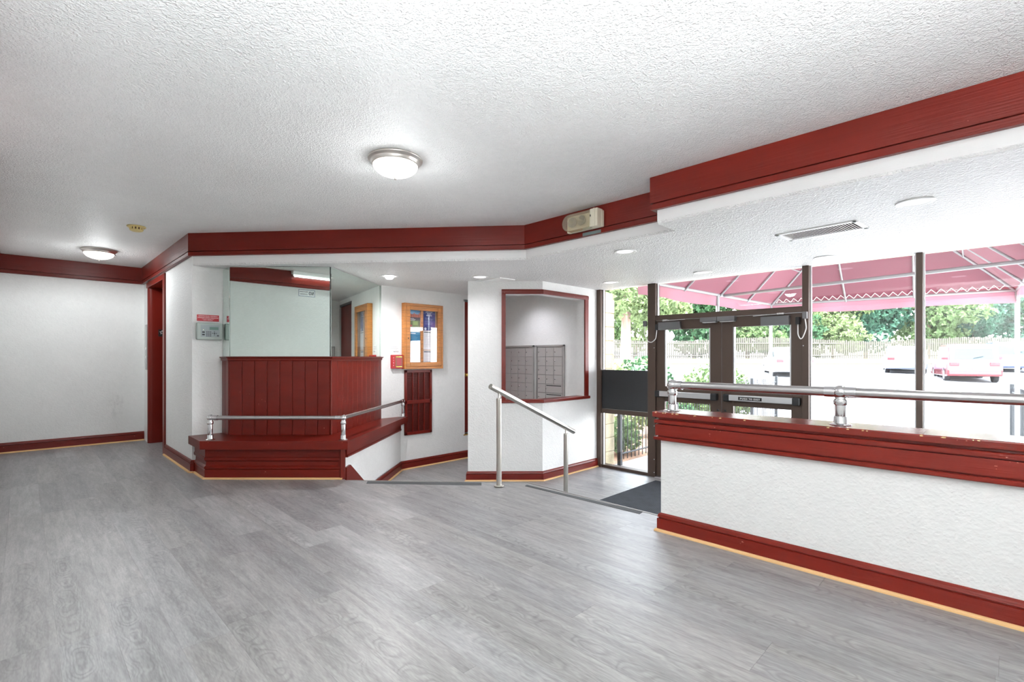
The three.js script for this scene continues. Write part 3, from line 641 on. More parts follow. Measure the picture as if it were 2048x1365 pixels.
{
  const t = thing('fire_key_box', 'small red fire box left of the notice case', 'fire box', [3.594, 1.045, BZ]);
  part('body', rbox(3.51, 3.682, 1.045, 1.23, BZ + .001, BZ + .05, .006), M.alarm, t);
  part('window', [box(3.558, 3.668, 1.06, 1.215, BZ + .05, BZ + .052)], std({ color: 0x8d6a4b, roughness: .4 }), t, 'brown window with a printed card');
  part('card', [box(3.575, 3.652, 1.085, 1.19, BZ + .052, BZ + .0532)], std({ color: 0xb5525a, roughness: .6 }), t);
  for (const y of [1.198, 1.064]) part('bar', box(3.567, 3.655, y, y + .011, BZ + .052, BZ + .056), M.brass, t);
  part('lettering', plate(.02, .14, .0012).translate(3.53, 1.138, BZ + .0505), printed(print(48, 256, (c, w, h) => { c.fillStyle = '#b81f27'; c.fillRect(0, 0, w, h); c.fillStyle = '#f6e9ea'; c.font = 'bold 46px sans-serif'; c.textAlign = 'center'; c.textBaseline = 'middle'; [...'FIRE'].forEach((s, i) => c.fillText(s, w / 2, 34 + i * 62)); })), t, 'white word FIRE written downwards');
  const n = thing('paper_notice', 'white paper notice taped above the red fire box', 'notice', [3.578, 1.235, BZ]);
  part('sheet', plate(.165, .125, .001).translate(3.578, 1.302, BZ + .002), printed(print(256, 192, (c, w, h) => { c.fillStyle = '#eeeff0'; c.fillRect(0, 0, w, h); c.fillStyle = '#8a9096'; for (let i = 0; i < 5; i++) c.fillRect(20, 24 + i * 16, 190 - (i % 3) * 30, 4); c.fillStyle = '#3f4750'; c.font = 'bold 34px sans-serif'; c.fillText('NOTICE', 92, 150); })), n);
}
{ // painted grille
  const x0 = 3.723, x1 = 4.174, y0 = .12, y1 = 1.022, z = BZ + .001, t = thing('air_grille', 'tall red painted air grille under the notice case', 'vent', [3.95, y0, BZ]);
  part('backing', box(x0 + .01, x1 - .01, y0 + .01, y1 - .01, z, z + .006), M.redDark, t);
  part('frame', [rbox(x0, x0 + .035, y0, y1, z, z + .026, .004), rbox(x1 - .035, x1, y0, y1, z, z + .026, .004), rbox(x0, x1, y0, y0 + .04, z, z + .026, .004), rbox(x0, x1, y1 - .04, y1, z, z + .026, .004), rbox(x0, x1, .548, .60, z, z + .026, .004)], M.redPlain, t);
  for (const [a, b] of [[y0 + .04, .548], [.60, y1 - .04]]) {
    for (let k = 1; k < 4; k++) { const x = x0 + .035 + (x1 - x0 - .07) * k / 4; part('divider', box(x - .006, x + .006, a, b, z + .006, z + .022), M.redPlain, t); }
    const n = 30, lv = [];
    for (let k = 0; k < n; k++) { const y = a + (b - a) * (k + .5) / n; lv.push(box(x0 + .035, x1 - .035, -.004, .004, -.0012, .0012).rotateX(.7).translate(0, y, z + .012)); }
    const s = part('louvres', lv, M.redDark, t); s.userData.kind = 'stuff';
  }
}
{ // alarm panel and sign on the wall beside the mirror
  const t = thing('alarm_panel', 'grey alarm keypad panel on the wall beside the mirror', 'alarm panel', [1.40, 1.382, AZ]);
  part('housing', rbox(1.282, 1.522, 1.382, 1.562, AZ + .001, AZ + .05, .012, 3), M.panelGrey, t);
  const f = part('faceplate', rbox(1.318, 1.492, 1.412, 1.538, AZ + .05, AZ + .053, .003), M.panelFace, t);
  part('display', box(1.398, 1.480, 1.488, 1.518, AZ + .053, AZ + .0545), std({ color: 0x6f8f83, roughness: .12 }), f, 'green grey display');
  for (let r = 0; r < 4; r++) for (let c = 0; c < 3; c++) part('key', rbox(1.366 + c * .017, 1.378 + c * .017, 1.462 - r * .0145, 1.469 - r * .0145, AZ + .053, AZ + .0555, .0015), M.black, f);
  for (const [x, y, w, h] of [[1.341, 1.462, .024, .013], [1.341, 1.436, .024, .013], [1.442, 1.452, .013, .012], [1.424, 1.452, .012, .006], [1.460, 1.452, .012, .006], [1.442, 1.468, .006, .01], [1.442, 1.436, .006, .01], [1.475, 1.427, .018, .013]]) part('key', rbox(x - w / 2, x + w / 2, y - h / 2, y + h / 2, AZ + .053, AZ + .0555, .002), M.black, f);
  part('indicator_led', new THREE.SphereGeometry(.003, 10, 8).translate(1.340, 1.486, AZ + .054), std({ color: 0xffffd0, emissive: 0xf4ffc0, emissiveIntensity: 2 }), f);
  const s = thing('wall_sign', 'red sign with white lettering above the alarm panel', 'sign', [1.395, 1.58, AZ]);
  part('plate', plate(.205, .067, .002).translate(1.395, 1.614, AZ + .0025), printed(print(512, 168, (c, w, h) => { c.fillStyle = '#b5202e'; c.fillRect(0, 0, w, h); c.fillStyle = '#f6eeee'; c.textAlign = 'center'; c.font = 'bold 34px sans-serif'; c.fillText('ELEVATOR RECALL CONTROL &', w / 2, 46, 440); c.fillText('SUPERVISORY CONTROL ANNUNCIATOR', w / 2, 90, 480); c.font = 'bold 18px sans-serif'; c.fillText('AUTHORIZED  PERSONNEL  ONLY', w / 2, 122, 330); c.fillText('CONTACT  MANAGEMENT', w / 2, 146, 260); })), s);
}
{ // seen in the wide mirror, except the second strip light
  const s = thing('wall_sign', 'white NO SOLICITING sign on the wall facing the mirrors', 'sign', [WX, 2.12, -4.17]);
  part('plate', plate(.25, .105, .003).rotateY(Math.PI / 2).translate(WX + .003, 2.178, -4.17), printed(print(512, 216, (c, w, h) => { c.fillStyle = '#f3f4f5'; c.fillRect(0, 0, w, h); c.strokeStyle = '#2b5d80'; c.lineWidth = 12; c.strokeRect(8, 8, w - 16, h - 16); c.fillStyle = '#16232d'; c.font = 'bold 150px sans-serif'; c.textBaseline = 'middle'; c.fillText('NO', 30, h / 2 + 4, 170); c.fillStyle = '#3f4a52'; c.font = 'bold 52px sans-serif'; c.fillText('SOLICITING', 222, 70, 262); c.fillText('LOITERING', 222, 148, 250); })), s);
  for (const [z0, z1, lb] of [[-4.42, -3.2, 'white fluorescent strip light on the ceiling facing the mirrors'], [-.9, .32, 'unseen white fluorescent strip light, out of view, lighting the near ceiling']]) {  // second strip is out of view, placed to light the near ceiling
    const f = thing('strip_light', lb, 'light', [WX + .08, C - .07, (z0 + z1) / 2], 'fluorescent strip lights');
    part('housing', rbox(WX + .042, WX + .115, C - .05, C - .001, z0, z1, .006), M.plastic, f);
    part('tube', bar([WX + .078, C - .066, z0 + .02], [WX + .078, C - .066, z1 - .02], .013, 14), std({ color: 0xffffff, emissive: 0xffffff, emissiveIntensity: .6 }), f, 'lit white tube');
    const l = new THREE.RectAreaLight(0xf2f8fb, CD.tube, 1.15, .03); l.position.set(-.002, -.013, 0); l.rotation.set(-Math.PI / 2, 0, Math.PI / 2); f.add(l);
  }
}
{
  const p = thing('floor_number_plate', 'black lift jamb plate with a white star', 'sign', [1.40, 1.49, -8.404]);
  part('plate', plate(.085, .10, .003).translate(1.395, 1.54, -8.403), printed(print(128, 150, (c, w, h) => { c.fillStyle = '#141416'; c.fillRect(0, 0, w, h); c.strokeStyle = '#f2f2f2'; c.lineWidth = 7; c.beginPath(); for (let i = 0; i < 10; i++) { const a = -Math.PI / 2 + i * Math.PI / 5, r = i % 2 ? 17 : 40; c[i ? 'lineTo' : 'moveTo'](w * .5 + r * Math.cos(a), h * .42 + r * Math.sin(a)); } c.closePath(); c.stroke(); })), p);
  const q = thing('call_panel', 'narrow steel lift call panel beside the lift doorway', 'panel', [CX, 1.02, -8.62]);
  part('plate', rbox(CX - .008, CX - .0005, 1.02, 1.66, -8.68, -8.56, .002), M.satin, q);
  for (const y of [1.2, 1.32]) part('button', lathe([[0, .006], [.018, .005], [.02, 0]], 16).rotateZ(Math.PI / 2).translate(CX - .008, y, -8.62), M.plastic, q);
}

// ---- letter boxes
const MX = 5.549, ky = (y) => 1.2 + (y - 1.2) * .9737, kz = (z) => z * .9737;
function mailUnit(label, z0, z1, cols, rows, special) {
  const y1 = ky(1.386), y0 = ky(.30), t = thing('mailbox_unit', label, 'letter boxes', [MX, y0, (z0 + z1) / 2], 'letter box units in the mail room');
  part('frame', [rbox(MX - .03, MX, y0, y1, z0, z0 + .028, .004), rbox(MX - .03, MX, y0, y1, z1 - .028, z1, .004), rbox(MX - .03, MX, y1 - .028, y1, z0, z1, .004), rbox(MX - .03, MX, y0, y0 + .03, z0, z1, .004)], M.mailFrame, t);
  part('backing', box(MX - .006, MX - .001, y0, y1, z0, z1), M.mailFrame, t);
  const ry = (r) => ky(1.343 - .1377 * r);
  for (let r = 0; r < rows; r++) for (let c = 0; c + 1 < cols.length; c++) {
    if (special && r > 3 && c === 1) {
      const d = part('parcel_door', rbox(MX - .022, MX - .007, ry(r + 1) + .003, ry(r) - .003, cols[1] + .003, cols[3] - .003, .002, 1), M.mailbox, t);
      part('slot', box(MX - .0226, MX - .0218, ry(r) - .03, ry(r) - .018, cols[1] + .015, cols[3] - .02), M.black, d);
      part('lock', lathe([[0, .005], [.007, .004], [.008, 0]], 10).rotateZ(Math.PI / 2).translate(MX - .022, ry(r) - .075, cols[1] + .008), M.chrome, d);
      continue;
    }
    if (special && r > 3 && c === 2) continue;
    const d = part('door', rbox(MX - .022, MX - .007, ry(r + 1) + .003, ry(r) - .003, cols[c] + .003, cols[c + 1] - .003, .002, 1), M.mailbox, t);
    part('lock', lathe([[0, .006], [.007, .005], [.009, 0]], 10).rotateZ(Math.PI / 2).translate(MX - .022, (ry(r) + ry(r + 1)) / 2 + .004, cols[c] + .026), (r === 3 && c === 0) ? M.black : M.chrome, d);
  }
}
mailUnit('grey letter box unit of small doors next to the opening surround', kz(-5.92), kz(-5.222), [-5.734 - .165, -5.734, -5.571, -5.406, -5.245].map(kz), 7, false);
mailUnit('grey letter box unit with two slotted wide doors', kz(-5.186), kz(-4.612), [-5.14, -4.975, -4.815, -4.648].map(kz), 7, true);

// ================================================================ CEILING FITTINGS
function domeLight(x, z, label, cd = CD.dome) {
  const t = thing('ceiling_light', label, 'ceiling light', [x, C - .14, z], 'dome ceiling lights');
  const lo = (g) => g.translate(x, C, z);
  part('pan', lo(lathe([[0, -.001], [.170, -.001], [.174, -.006], [.172, -.014], [.158, -.020], [.154, -.030], [.150, -.040], [.146, -.043], [.141, -.046], [.0, -.04]], 64)), M.nickel, t, 'brushed nickel pan');
  const d = []; for (let i = 0; i <= 14; i++) { const a = i / 14 * Math.PI / 2; d.push([.142 * Math.cos(a), -.042 - .072 * Math.sin(a)]); }
  part('lamp_dome', lo(lathe(d, 48)), M.dome, t, 'glowing white glass dome');
  part('finial', lo(lathe([[.0, -.112], [.012, -.113], [.014, -.118], [.008, -.123], [.010, -.129], [.006, -.136], [0, -.138]], 20)), M.nickel, t);
  const p = new THREE.SpotLight(0xf2f8fb, cd, 0, 1.53, .25, 2); p.position.set(0, .14 - .075, 0); p.target.position.set(0, -1, 0); p.castShadow = true; p.shadow.radius = 5; t.add(p, p.target);
  const gl = new THREE.PointLight(0xf2f8fb, CD.glow, 0, 2); gl.position.set(0, .14 - .08, 0); gl.castShadow = true; gl.shadow.radius = 5; t.add(gl);
}
domeLight(1.711, -2.789, 'white dome ceiling light over the middle of the lobby');
domeLight(.4, .6, 'unseen white dome ceiling light, out of view, lighting the near end of the lobby', CD.rear);  // out of view behind the camera, lights the near ceiling and floor
domeLight(.648, -7.653, 'white dome ceiling light in the corridor by the lift', CD.hall);
{ // unseen uplighter behind the viewer, placed to brighten the ceiling
  const x = -.05, z = .32, t = thing('unseen_uplighter', 'unseen uplighter out of view, placed to brighten the ceiling', 'unseen lamp', [x, 0, z]);
  part('base', lathe([[0, .001], [.14, .001], [.14, .012], [.03, .02], [0, .02]], 32).translate(x, 0, z), M.black, t);
  part('pole', bar([x, .018, z], [x, 1.22, z], .012, 14), M.black, t);
  part('lamp_bowl', lathe([[.02, 1.215], [.09, 1.225], [.15, 1.262], [.165, 1.29], [.16, 1.29], [.145, 1.266], [.09, 1.232], [0, 1.225]], 36).translate(x, 0, z), M.plastic, t);
  part('lamp_disc', lathe([[0, 1.26], [.12, 1.258], [.12, 1.25]], 28).translate(x, 0, z), M.led, t);
  const s = new THREE.SpotLight(0xf2f8fb, CD.up, 0, 1.42, .5, 2); s.position.set(0, 1.30, 0); s.target.position.set(0, 3, 0); s.castShadow = true; s.shadow.radius = 5; t.add(s, s.target);
}
function downlight(x, z, label, hot) {
  const t = thing('downlight', label, 'downlight', [x, L - .02, z], 'round downlights in the lowered ceiling');
  part('ring', lathe([[.070, -.001], [.098, -.001], [.100, -.004], [.094, -.008], [.074, -.006], [.070, -.003]], 40).translate(x, L, z), M.plastic, t);
  part('lamp_disc', hot ? lathe([[0, -.045], [.03, -.04], [.048, -.022], [.055, -.002]], 28).translate(x, L, z) : lathe([[0, -.0045], [.072, -.004], [.072, -.001]], 32).translate(x, L, z), hot ? M.bulb : M.led, t, hot ? 'bright bare bulb face' : 'round white lens');
  if (hot) { const p = new THREE.SpotLight(0xfdfcff, CD.bulb, 0, 1.5, .35, 2); p.position.set(0, -.03, 0); p.target.position.set(0, -1, 0); p.castShadow = true; p.shadow.radius = 2; t.add(p, p.target); return; }
  const s = new THREE.SpotLight(0xfdfbff, CD.down, 0, 1.25, .7, 2); s.position.set(0, .005, 0); s.target.position.set(0, -1, 0); s.castShadow = true; s.shadow.radius = 3.5; t.add(s, s.target);
}
downlight(3.046, -5.095, 'bright bulb downlight in front of the notice case', true);
downlight(3.845, -4.402, 'round downlight beside the flat ceiling hatch');
downlight(3.844, -2.421, 'round downlight just inside the step below the emergency light');
downlight(5.305, -3.554, 'round downlight over the sidelight');
downlight(5.412, -2.406, 'round downlight over the entrance doors');
downlight(5.428, -1.22, 'round downlight at the glass right of the doors');
downlight(3.88, -.395, 'large round downlight beyond the slatted ceiling vent');
{ // the mail room's own lamp
  const x = 5.05, z = -4.95, t = thing('downlight', 'round downlight inside the mail room', 'downlight', [x, L - .02, z]);
  part('ring', lathe([[.070, -.001], [.098, -.001], [.100, -.004], [.094, -.008], [.074, -.006], [.070, -.003]], 40).translate(x, L, z), M.plastic, t);
  part('lamp_disc', lathe([[0, -.0045], [.072, -.004], [.072, -.001]], 32).translate(x, L, z), M.led, t);
  const s = new THREE.SpotLight(0xf6f5ff, CD.mail, 0, 1.1, .8, 2); s.position.set(0, .005, 0); s.target.position.set(.25, -1, 0); s.castShadow = true; s.shadow.radius = 3; t.add(s, s.target);
}
{ // slatted supply vent
  const t = local('ceiling_vent', 'white slatted air vent in the lowered ceiling', 'vent', [VENT[0], L, VENT[1]], VENT[2]);
  const w = .15, h = .27;
  part('frame', [rbox(-w, w, -.008, -.0005, -h, -h + .03, .002), rbox(-w, w, -.008, -.0005, h - .03, h, .002), rbox(-w, -w + .035, -.008, -.0005, -h, h, .002), rbox(w - .035, w, -.008, -.0005, -h, h, .002)], M.ventWhite, t);
  part('duct', [box(-.115, -.113, .001, .3, -.235, .235), box(.113, .115, .001, .3, -.235, .235), box(-.113, .113, .001, .3, -.235, -.233), box(-.113, .113, .001, .3, .233, .235), box(-.113, .113, .298, .3, -.233, .233)], std({ color: 0xb9b4b0, roughness: .5, metalness: .6 }), t, 'sheet metal duct above the slats');
  for (let i = 0; i < 26; i++) { const z = -h + .04 + (2 * h - .08) * (i + .5) / 26; part('slat', box(-w + .03, w - .03, -.0012, .0002, -.006, .006).rotateX(.55).translate(0, -.0045, z), M.ventWhite, t); }
}
{
  const t = thing('ceiling_hatch', 'flat white panel on the lowered ceiling by the mail room', 'hatch', [4.10, L, -4.53]);
  part('panel', prism([[4.01, -4.783], [4.038, -4.261], [4.272, -4.241], [4.25, -4.76]], L - .010, L - .0005), M.ventWhite, t);
}
{ // emergency light on the beam
  const x = 3.456, t = thing('emergency_light', 'cream emergency light with two lamps on the red beam', 'emergency light', [x, 2.29, -2.57]);
  const a = x - .10;
  part('housing', rbox(x - .045, x - .0005, 2.292, 2.432, -2.74, -2.375, .008), M.cream, t);
  part('battery_box', [rbox(a, x - .02, 2.288, 2.438, -2.455, -2.378, .006), rbox(a - .004, a + .01, 2.288, 2.438, -2.42, -2.40, .003)], M.cream, t);
  part('test_button', box(a - .0046, a - .003, 2.372, 2.388, -2.448, -2.440), M.black, t);
  for (const z of [-2.66, -2.545]) {
    const l = part('lamp_head', lathe([[0, 0], [.012, .001], [.03, .012], [.041, .03], [.044, .042], [.040, .046], [.036, .040], [.0, .012]], 28).rotateZ(Math.PI / 2).rotateY(z < -2.6 ? .25 : -.15).translate(x - .047, 2.365, z), M.chrome, t, 'silver reflector lamp');
    part('lens', lathe([[0, .052], [.02, .05], [.041, .044]], 24).rotateZ(Math.PI / 2).rotateY(z < -2.6 ? .25 : -.15).translate(x - .047, 2.365, z), M.clear, l);
  }
  const cv = new THREE.Shape(); cv.moveTo(.0, .07); cv.lineTo(.22, .07); cv.absarc(.22, 0, .07, Math.PI / 2, -Math.PI / 2, true); cv.lineTo(0, -.07); cv.closePath();
  const cg = new THREE.ExtrudeGeometry(cv, { depth: .004, bevelEnabled: false, curveSegments: 20 }).rotateY(Math.PI / 2).translate(a - .002, 2.362, -2.458);
  const rim = []; for (let i = 0; i <= 16; i++) { const th = Math.PI / 2 + i / 16 * Math.PI; rim.push([-2.458 - .22 + .07 * Math.cos(th), 2.362 + .07 * Math.sin(th)]); }
  const walls = []; const line = [[-2.458, 2.432], ...rim, [-2.458, 2.292]];
  for (let i = 0; i + 1 < line.length; i++) walls.push(sheet([[a, line[i][1], line[i][0]], [a, line[i + 1][1], line[i + 1][0]], [x - .045, line[i + 1][1], line[i + 1][0]], [x - .045, line[i][1], line[i][0]]], .002));
  part('lens_cover', [cg, ...walls], M.clear, t, 'clear rounded cover');
  const n = thing('label_plate', 'blue grey label plate on the beam under the emergency light', 'label', [x, 2.25, -2.51]);
  part('plate', box(x - .003, x - .0003, 2.252, 2.278, -2.60, -2.41), std({ color: 0x6f8283, roughness: .5 }), n);
}
{
  const t = thing('smoke_detector', 'yellowed smoke detector on the ceiling near the corridor', 'smoke detector', [.792, C - .05, -6.019]);
  const lo = (g) => g.translate(.792, C, -6.019);
  part('base', lo(lathe([[0, -.001], [.076, -.001], [.078, -.006], [.072, -.014], [.0, -.014]], 40)), M.yellowed, t);
  part('slot_shade_core', lo(lathe([[.050, -.013], [.050, -.036], [0, -.036]], 40)), std({ color: 0x4a2b1c, roughness: .7 }), t, 'slot shade painted as a dark core');  // dark brown colour stands for the shade inside the slots
  part('cap', lo(lathe([[.0, -.034], [.055, -.034], [.052, -.044], [.04, -.050], [0, -.052]], 40)), M.yellowed, t);
  for (let i = 0; i < 12; i++) { const a = i / 12 * Math.PI * 2; part('rib', lo(box(.048, .056, -.036, -.012, -.007, .007).rotateY(a)), M.yellowed, t); }
  const s = thing('smoke_detector', 'small white detector beside the corridor ceiling light', 'smoke detector', [.78, C - .045, -7.93]);
  part('base', lathe([[0, -.001], [.055, -.001], [.057, -.008], [.05, -.014], [0, -.014]], 32).translate(.78, C, -7.93), M.plastic, s);
  part('body', lathe([[.046, -.012], [.046, -.03], [.036, -.042], [0, -.045]], 32).translate(.78, C, -7.93), M.plastic, s);
}

// ================================================================ OUTSIDE
const lotY = (D) => D < 12.5 ? G - .02 : G - .02 + (D - 12.5) * .0487;
{ // ground
  const walk = struct('ground_walkway', 'pale concrete walkway outside the doors', 'walkway');
  part('slab', [box(FX1 + .001, 13.2, G - .3, G - .012, -4.02, 1.2)], M.con, walk);
  const bed = struct('ground_bed', 'mulch planting bed beside the walkway', 'ground');
  part('soil', [box(5.95, 14, G - .3, G - .05, -12, -4.02)], M.mulch, bed);
  const lot = struct('ground_parking', 'sunlit car park rising to the wooden fence', 'car park');
  const g = new THREE.PlaneGeometry(1, 1, 40, 30), p = g.attributes.position;
  for (let i = 0; i < p.count; i++) { const x = -45 + (p.getX(i) + .5) * 130, D = 8.2 + (p.getY(i) + .5) * 60, [X, Z] = camPlan(x, D); p.setXYZ(i, X, D < 12.5 ? G - .35 : lotY(Math.min(D, 40)), Z); }
  g.computeVertexNormals(); part('surface', metre(g), M.asph, lot);
  const kerb = struct('kerb', 'pale kerb between walkway and car park', 'kerb');
  part('stone', [rbox(13.2, 13.4, G - .3, G + .1, -4.02, 1.2, .02)], M.con, kerb);
  const lawn = struct('ground_lawn', 'grass strip in front of the wooden fence', 'lawn');
  const a = camPlan(-14, 34), b = camPlan(70, 34), c = camPlan(70, 40.5), d = camPlan(-14, 40.5), yy = lotY(34) + .04, y2 = lotY(40) + .08;
  part('turf', sheet([[a[0], yy, a[1]], [b[0], yy, b[1]], [c[0], y2, c[1]], [d[0], y2, d[1]]], .04), M.grass, lawn);
}
{ // block pier beside the glass
  const t = thing('block_pier', 'cream concrete block pier outside the sidelight', 'pier', [6.04, G - .012, -4.3]);
  part('core', box(5.93, 6.135, G - .012, 2.13, -4.60, -4.075), M.block, t);
  for (let i = 0; i < 12; i++) {
    const y = G - .01 + i * .2;
    part('block', rbox(5.92, 6.147, y, y + .192, -4.61, i % 2 ? -4.05 : -4.0535, .006, 1), M.block, t);
  }
}
function ironFence(name, label, x0, x1, z0, z1, posts) {
  const t = thing(name, label, 'fence', [x0, G - .012, z0]), zx = (x) => z0 + (z1 - z0) * (x - x0) / (x1 - x0), b = G - .012;
  for (const y of [b + .16, b + .96]) part('rail', bar([x0, y, z0], [x1, y, z1], .013, 6), M.iron, t);
  for (const x of posts) { part('post', rbox(x - .028, x + .028, b, b + 1.10, zx(x) - .028, zx(x) + .028, .004, 1), M.iron, t); }
  for (let x = x0 + .1; x < x1; x += .105) part('picket', bar([x, b + .07, zx(x)], [x, b + 1.06, zx(x)], .008, 6), M.iron, t);
}
ironFence('iron_fence', 'black iron picket fence along the walkway by the block pier', 6.12, 13.0, -3.94, -3.94, [6.12, 7.85, 9.6, 11.36, 12.98]);
ironFence('iron_fence', 'black iron fence seen past the tall windows', 9.2, 12.05, .36, .07, [9.2, 10.6, 12.05]);

{ // canopy over the walkway
  const t = thing('entrance_canopy', 'red fabric entrance canopy on a white pipe frame', 'canopy', [8.3, G - .012, -1.6]);
  const yr = 2.25, yv = 2.055, A = [5.95, yr, -3.55], B = [10.6, yr, -3.32], Cc = [11.0, yr, .12], D = [5.95, yr, .36], R0 = [5.95, 3.9, -1.6], R1 = [9.8, 3.9, -1.6];
  part('roof_panel', sheet([A, B, R1, R0], .003), M.canvas, t);
  part('roof_panel', sheet([B, Cc, R1], .003), M.canvas, t);
  part('roof_panel', sheet([Cc, D, R0, R1], .003), M.canvas, t);
  const val = (p, q, n, amp) => {
    const g = new THREE.PlaneGeometry(1, 1, n, 3), v = g.attributes.position, dx = q[0] - p[0], dz = q[2] - p[2], l = Math.hypot(dx, dz);
    for (let i = 0; i < v.count; i++) { const s = v.getX(i) + .5, k = .5 - v.getY(i), o = amp * k * Math.sin(s * l * 4.2) + amp * .5 * k * Math.sin(s * l * 9.7 + 1); v.setXYZ(i, p[0] + dx * s - dz / l * o, yr - k * (yr - yv) + .012 * k * Math.sin(s * l * 3.1), p[2] + dz * s + dx / l * o); }
    g.computeVertexNormals(); return g;
  };
  part('valance', val(A, B, 60, .02), M.canvas, t); part('valance', val(B, Cc, 60, .03), M.canvas, t); part('valance', val(Cc, D, 60, .02), M.canvas, t);
  for (const [p, q] of [[A, B], [B, Cc], [Cc, D]]) part('edge_rail', bar(p, q, .026, 10), M.galv, t);
  const lo = (p, k) => [p[0], p[1] - k, p[2]];
  for (const [p, q] of [[B, R1], [Cc, R1], [R0, R1]]) part('rafter', bar(lo(p, .03), lo(q, .03), .02, 10), M.galv, t);
  const mix = (p, q, k) => p.map((v, i) => v + (q[i] - v) * k);
  for (const k of [.27, .52, .76]) { part('rafter', bar(lo(mix(A, B, k), .03), lo(mix(R0, R1, k), .03), .018, 8), M.galv, t); part('rafter', bar(lo(mix(D, Cc, k), .03), lo(mix(R0, R1, k), .03), .018, 8), M.galv, t); }
  for (const k of [.36, .64]) part('rafter', bar(lo(mix(B, Cc, k), .03), lo(mix(k < .5 ? B : Cc, R1, 1.92 * Math.min(k, 1 - k)), .03), .018, 8), M.galv, t);
  for (const k of [.35, .7]) { part('purlin', bar(lo(mix(A, R0, k), .035), lo(mix(B, R1, k), .035), .012, 8), M.galv, t); part('purlin', bar(lo(mix(D, R0, k), .035), lo(mix(Cc, R1, k), .035), .012, 8), M.galv, t); }
  part('tie_bar', bar([8.5, yr + .0, -3.42], [7.75, yr + .0, .24], .024, 10), M.galv, t);
  for (const [x, z] of [[8.3, -3.43], [10.6, -3.32], [11.0, .12], [8.3, .24]]) part('post', bar([x, G - .011, z], [x, yr, z], .03, 12), M.galv, t);
  const zig = []; const n = 26;
  for (let i = 0; i <= n * 2; i++) { const k = .03 + .95 * i / (n * 2), p = mix(B, Cc, k); zig.push([p[0] - .03 - (i % 2 ? .05 : 0), yr + (i % 2 ? .085 : .02), p[2]]); }
  const lace = []; for (let i = 0; i + 1 < zig.length; i++) lace.push(bar(zig[i], zig[i + 1], .006, 5));
  part('lacing', lace, M.rope, t, 'white zigzag rope lacing');
}
{ // wooden fence at the far side of the car park
  const D = 40.6, yb = lotY(40), t = thing('wooden_fence', 'weathered grey wooden picket fence behind the car park', 'fence', [camPlan(15, D)[0], yb, camPlan(15, D)[1]]);
  const ps = [];
  for (let x = 4; x < 46; x += .17) {
    const [X, Z] = camPlan(x, D + .5 * Math.sin(x * .11)), h = 1.72 + .16 * Math.sin(x * .37) + rr(-.05, .05);
    ps.push(new THREE.BoxGeometry(.125, h, .02).rotateY(-YAW + rr(-.05, .05)).translate(X, yb + h / 2, Z));
  }
  part('pickets', ps, M.fenceWood, t).userData.kind = 'stuff';
  for (const y of [.35, 1.35]) { const a = camPlan(4, D + .1), b = camPlan(46, D + .1); part('rail', bar([a[0], yb + y, a[1]], [b[0], yb + y, b[1]], .05, 6), M.fenceWood, t); }
}
// ---- planting
const leafG = (() => { const s = new THREE.Shape(); s.moveTo(0, -.5); s.quadraticCurveTo(.42, -.1, 0, .5); s.quadraticCurveTo(-.42, -.1, 0, -.5); const g = new THREE.ShapeGeometry(s, 3); return merge([g, g.clone().rotateY(1.1).rotateX(.7), g.clone().rotateZ(1.6).rotateX(-.6)].map((q) => { q.computeVertexNormals(); return q; })); })();
function foliage(parent, blobs, count, size, mat) {
  const im = new THREE.InstancedMesh(leafG, mat, count), m = new THREE.Matrix4(), q = new THREE.Quaternion(), e = new THREE.Euler(), c = new THREE.Color();
  const b = baseOf.get(parent);
  for (let i = 0; i < count; i++) {
    const [bx, by, bz, r] = blobs[Math.floor(rnd() * blobs.length)];
    let x, y, z, l; do { x = rr(-1, 1); y = rr(-1, 1); z = rr(-1, 1); l = Math.hypot(x, y, z); } while (l > 1 || l < .45);
    const s = size * rr(.6, 1.4);
    m.compose(V(bx + x * r - b[0], by + y * r * .85 - b[1], bz + z * r - b[2]), q.setFromEuler(e.set(rr(0, 6), rr(0, 6), rr(0, 6))), V(s, s, s));
    im.setMatrixAt(i, m); im.setColorAt(i, c.setHSL(.24 + rr(-.03, .05), .12, rr(.72, 1)));
  }
  im.name = 'foliage'; im.castShadow = im.receiveShadow = true; im.userData.kind = 'stuff'; parent.add(im);
}
function tree(label, x, D, h, r, mi, trunk = .16) {
  const [X, Z] = camPlan(x, D), y = lotY(Math.min(D, 40)) - .05, t = thing('tree', label, 'tree', [X, y, Z], 'trees beyond the car park');
  part('trunk', [bar([X, y - .2, Z], [X + .1, y + h * .55, Z], trunk, 10, trunk * .6), bar([X + .08, y + h * .4, Z], [X + r * .5, y + h * .75, Z + .4], trunk * .5, 8, .04), bar([X + .08, y + h * .4, Z], [X - r * .5, y + h * .72, Z - .3], trunk * .5, 8, .04)], M.bark, t);
  const bl = []; for (let i = 0; i < 16; i++) { const a = rr(0, 6.28), k = rr(.1, .9); bl.push([X + Math.cos(a) * r * k, y + h * rr(.2, .95), Z + Math.sin(a) * r * k, r * rr(.35, .6)]); }
  foliage(t, bl, Math.round(1500 * r * .6), .5, M.leaf[mi]);
}
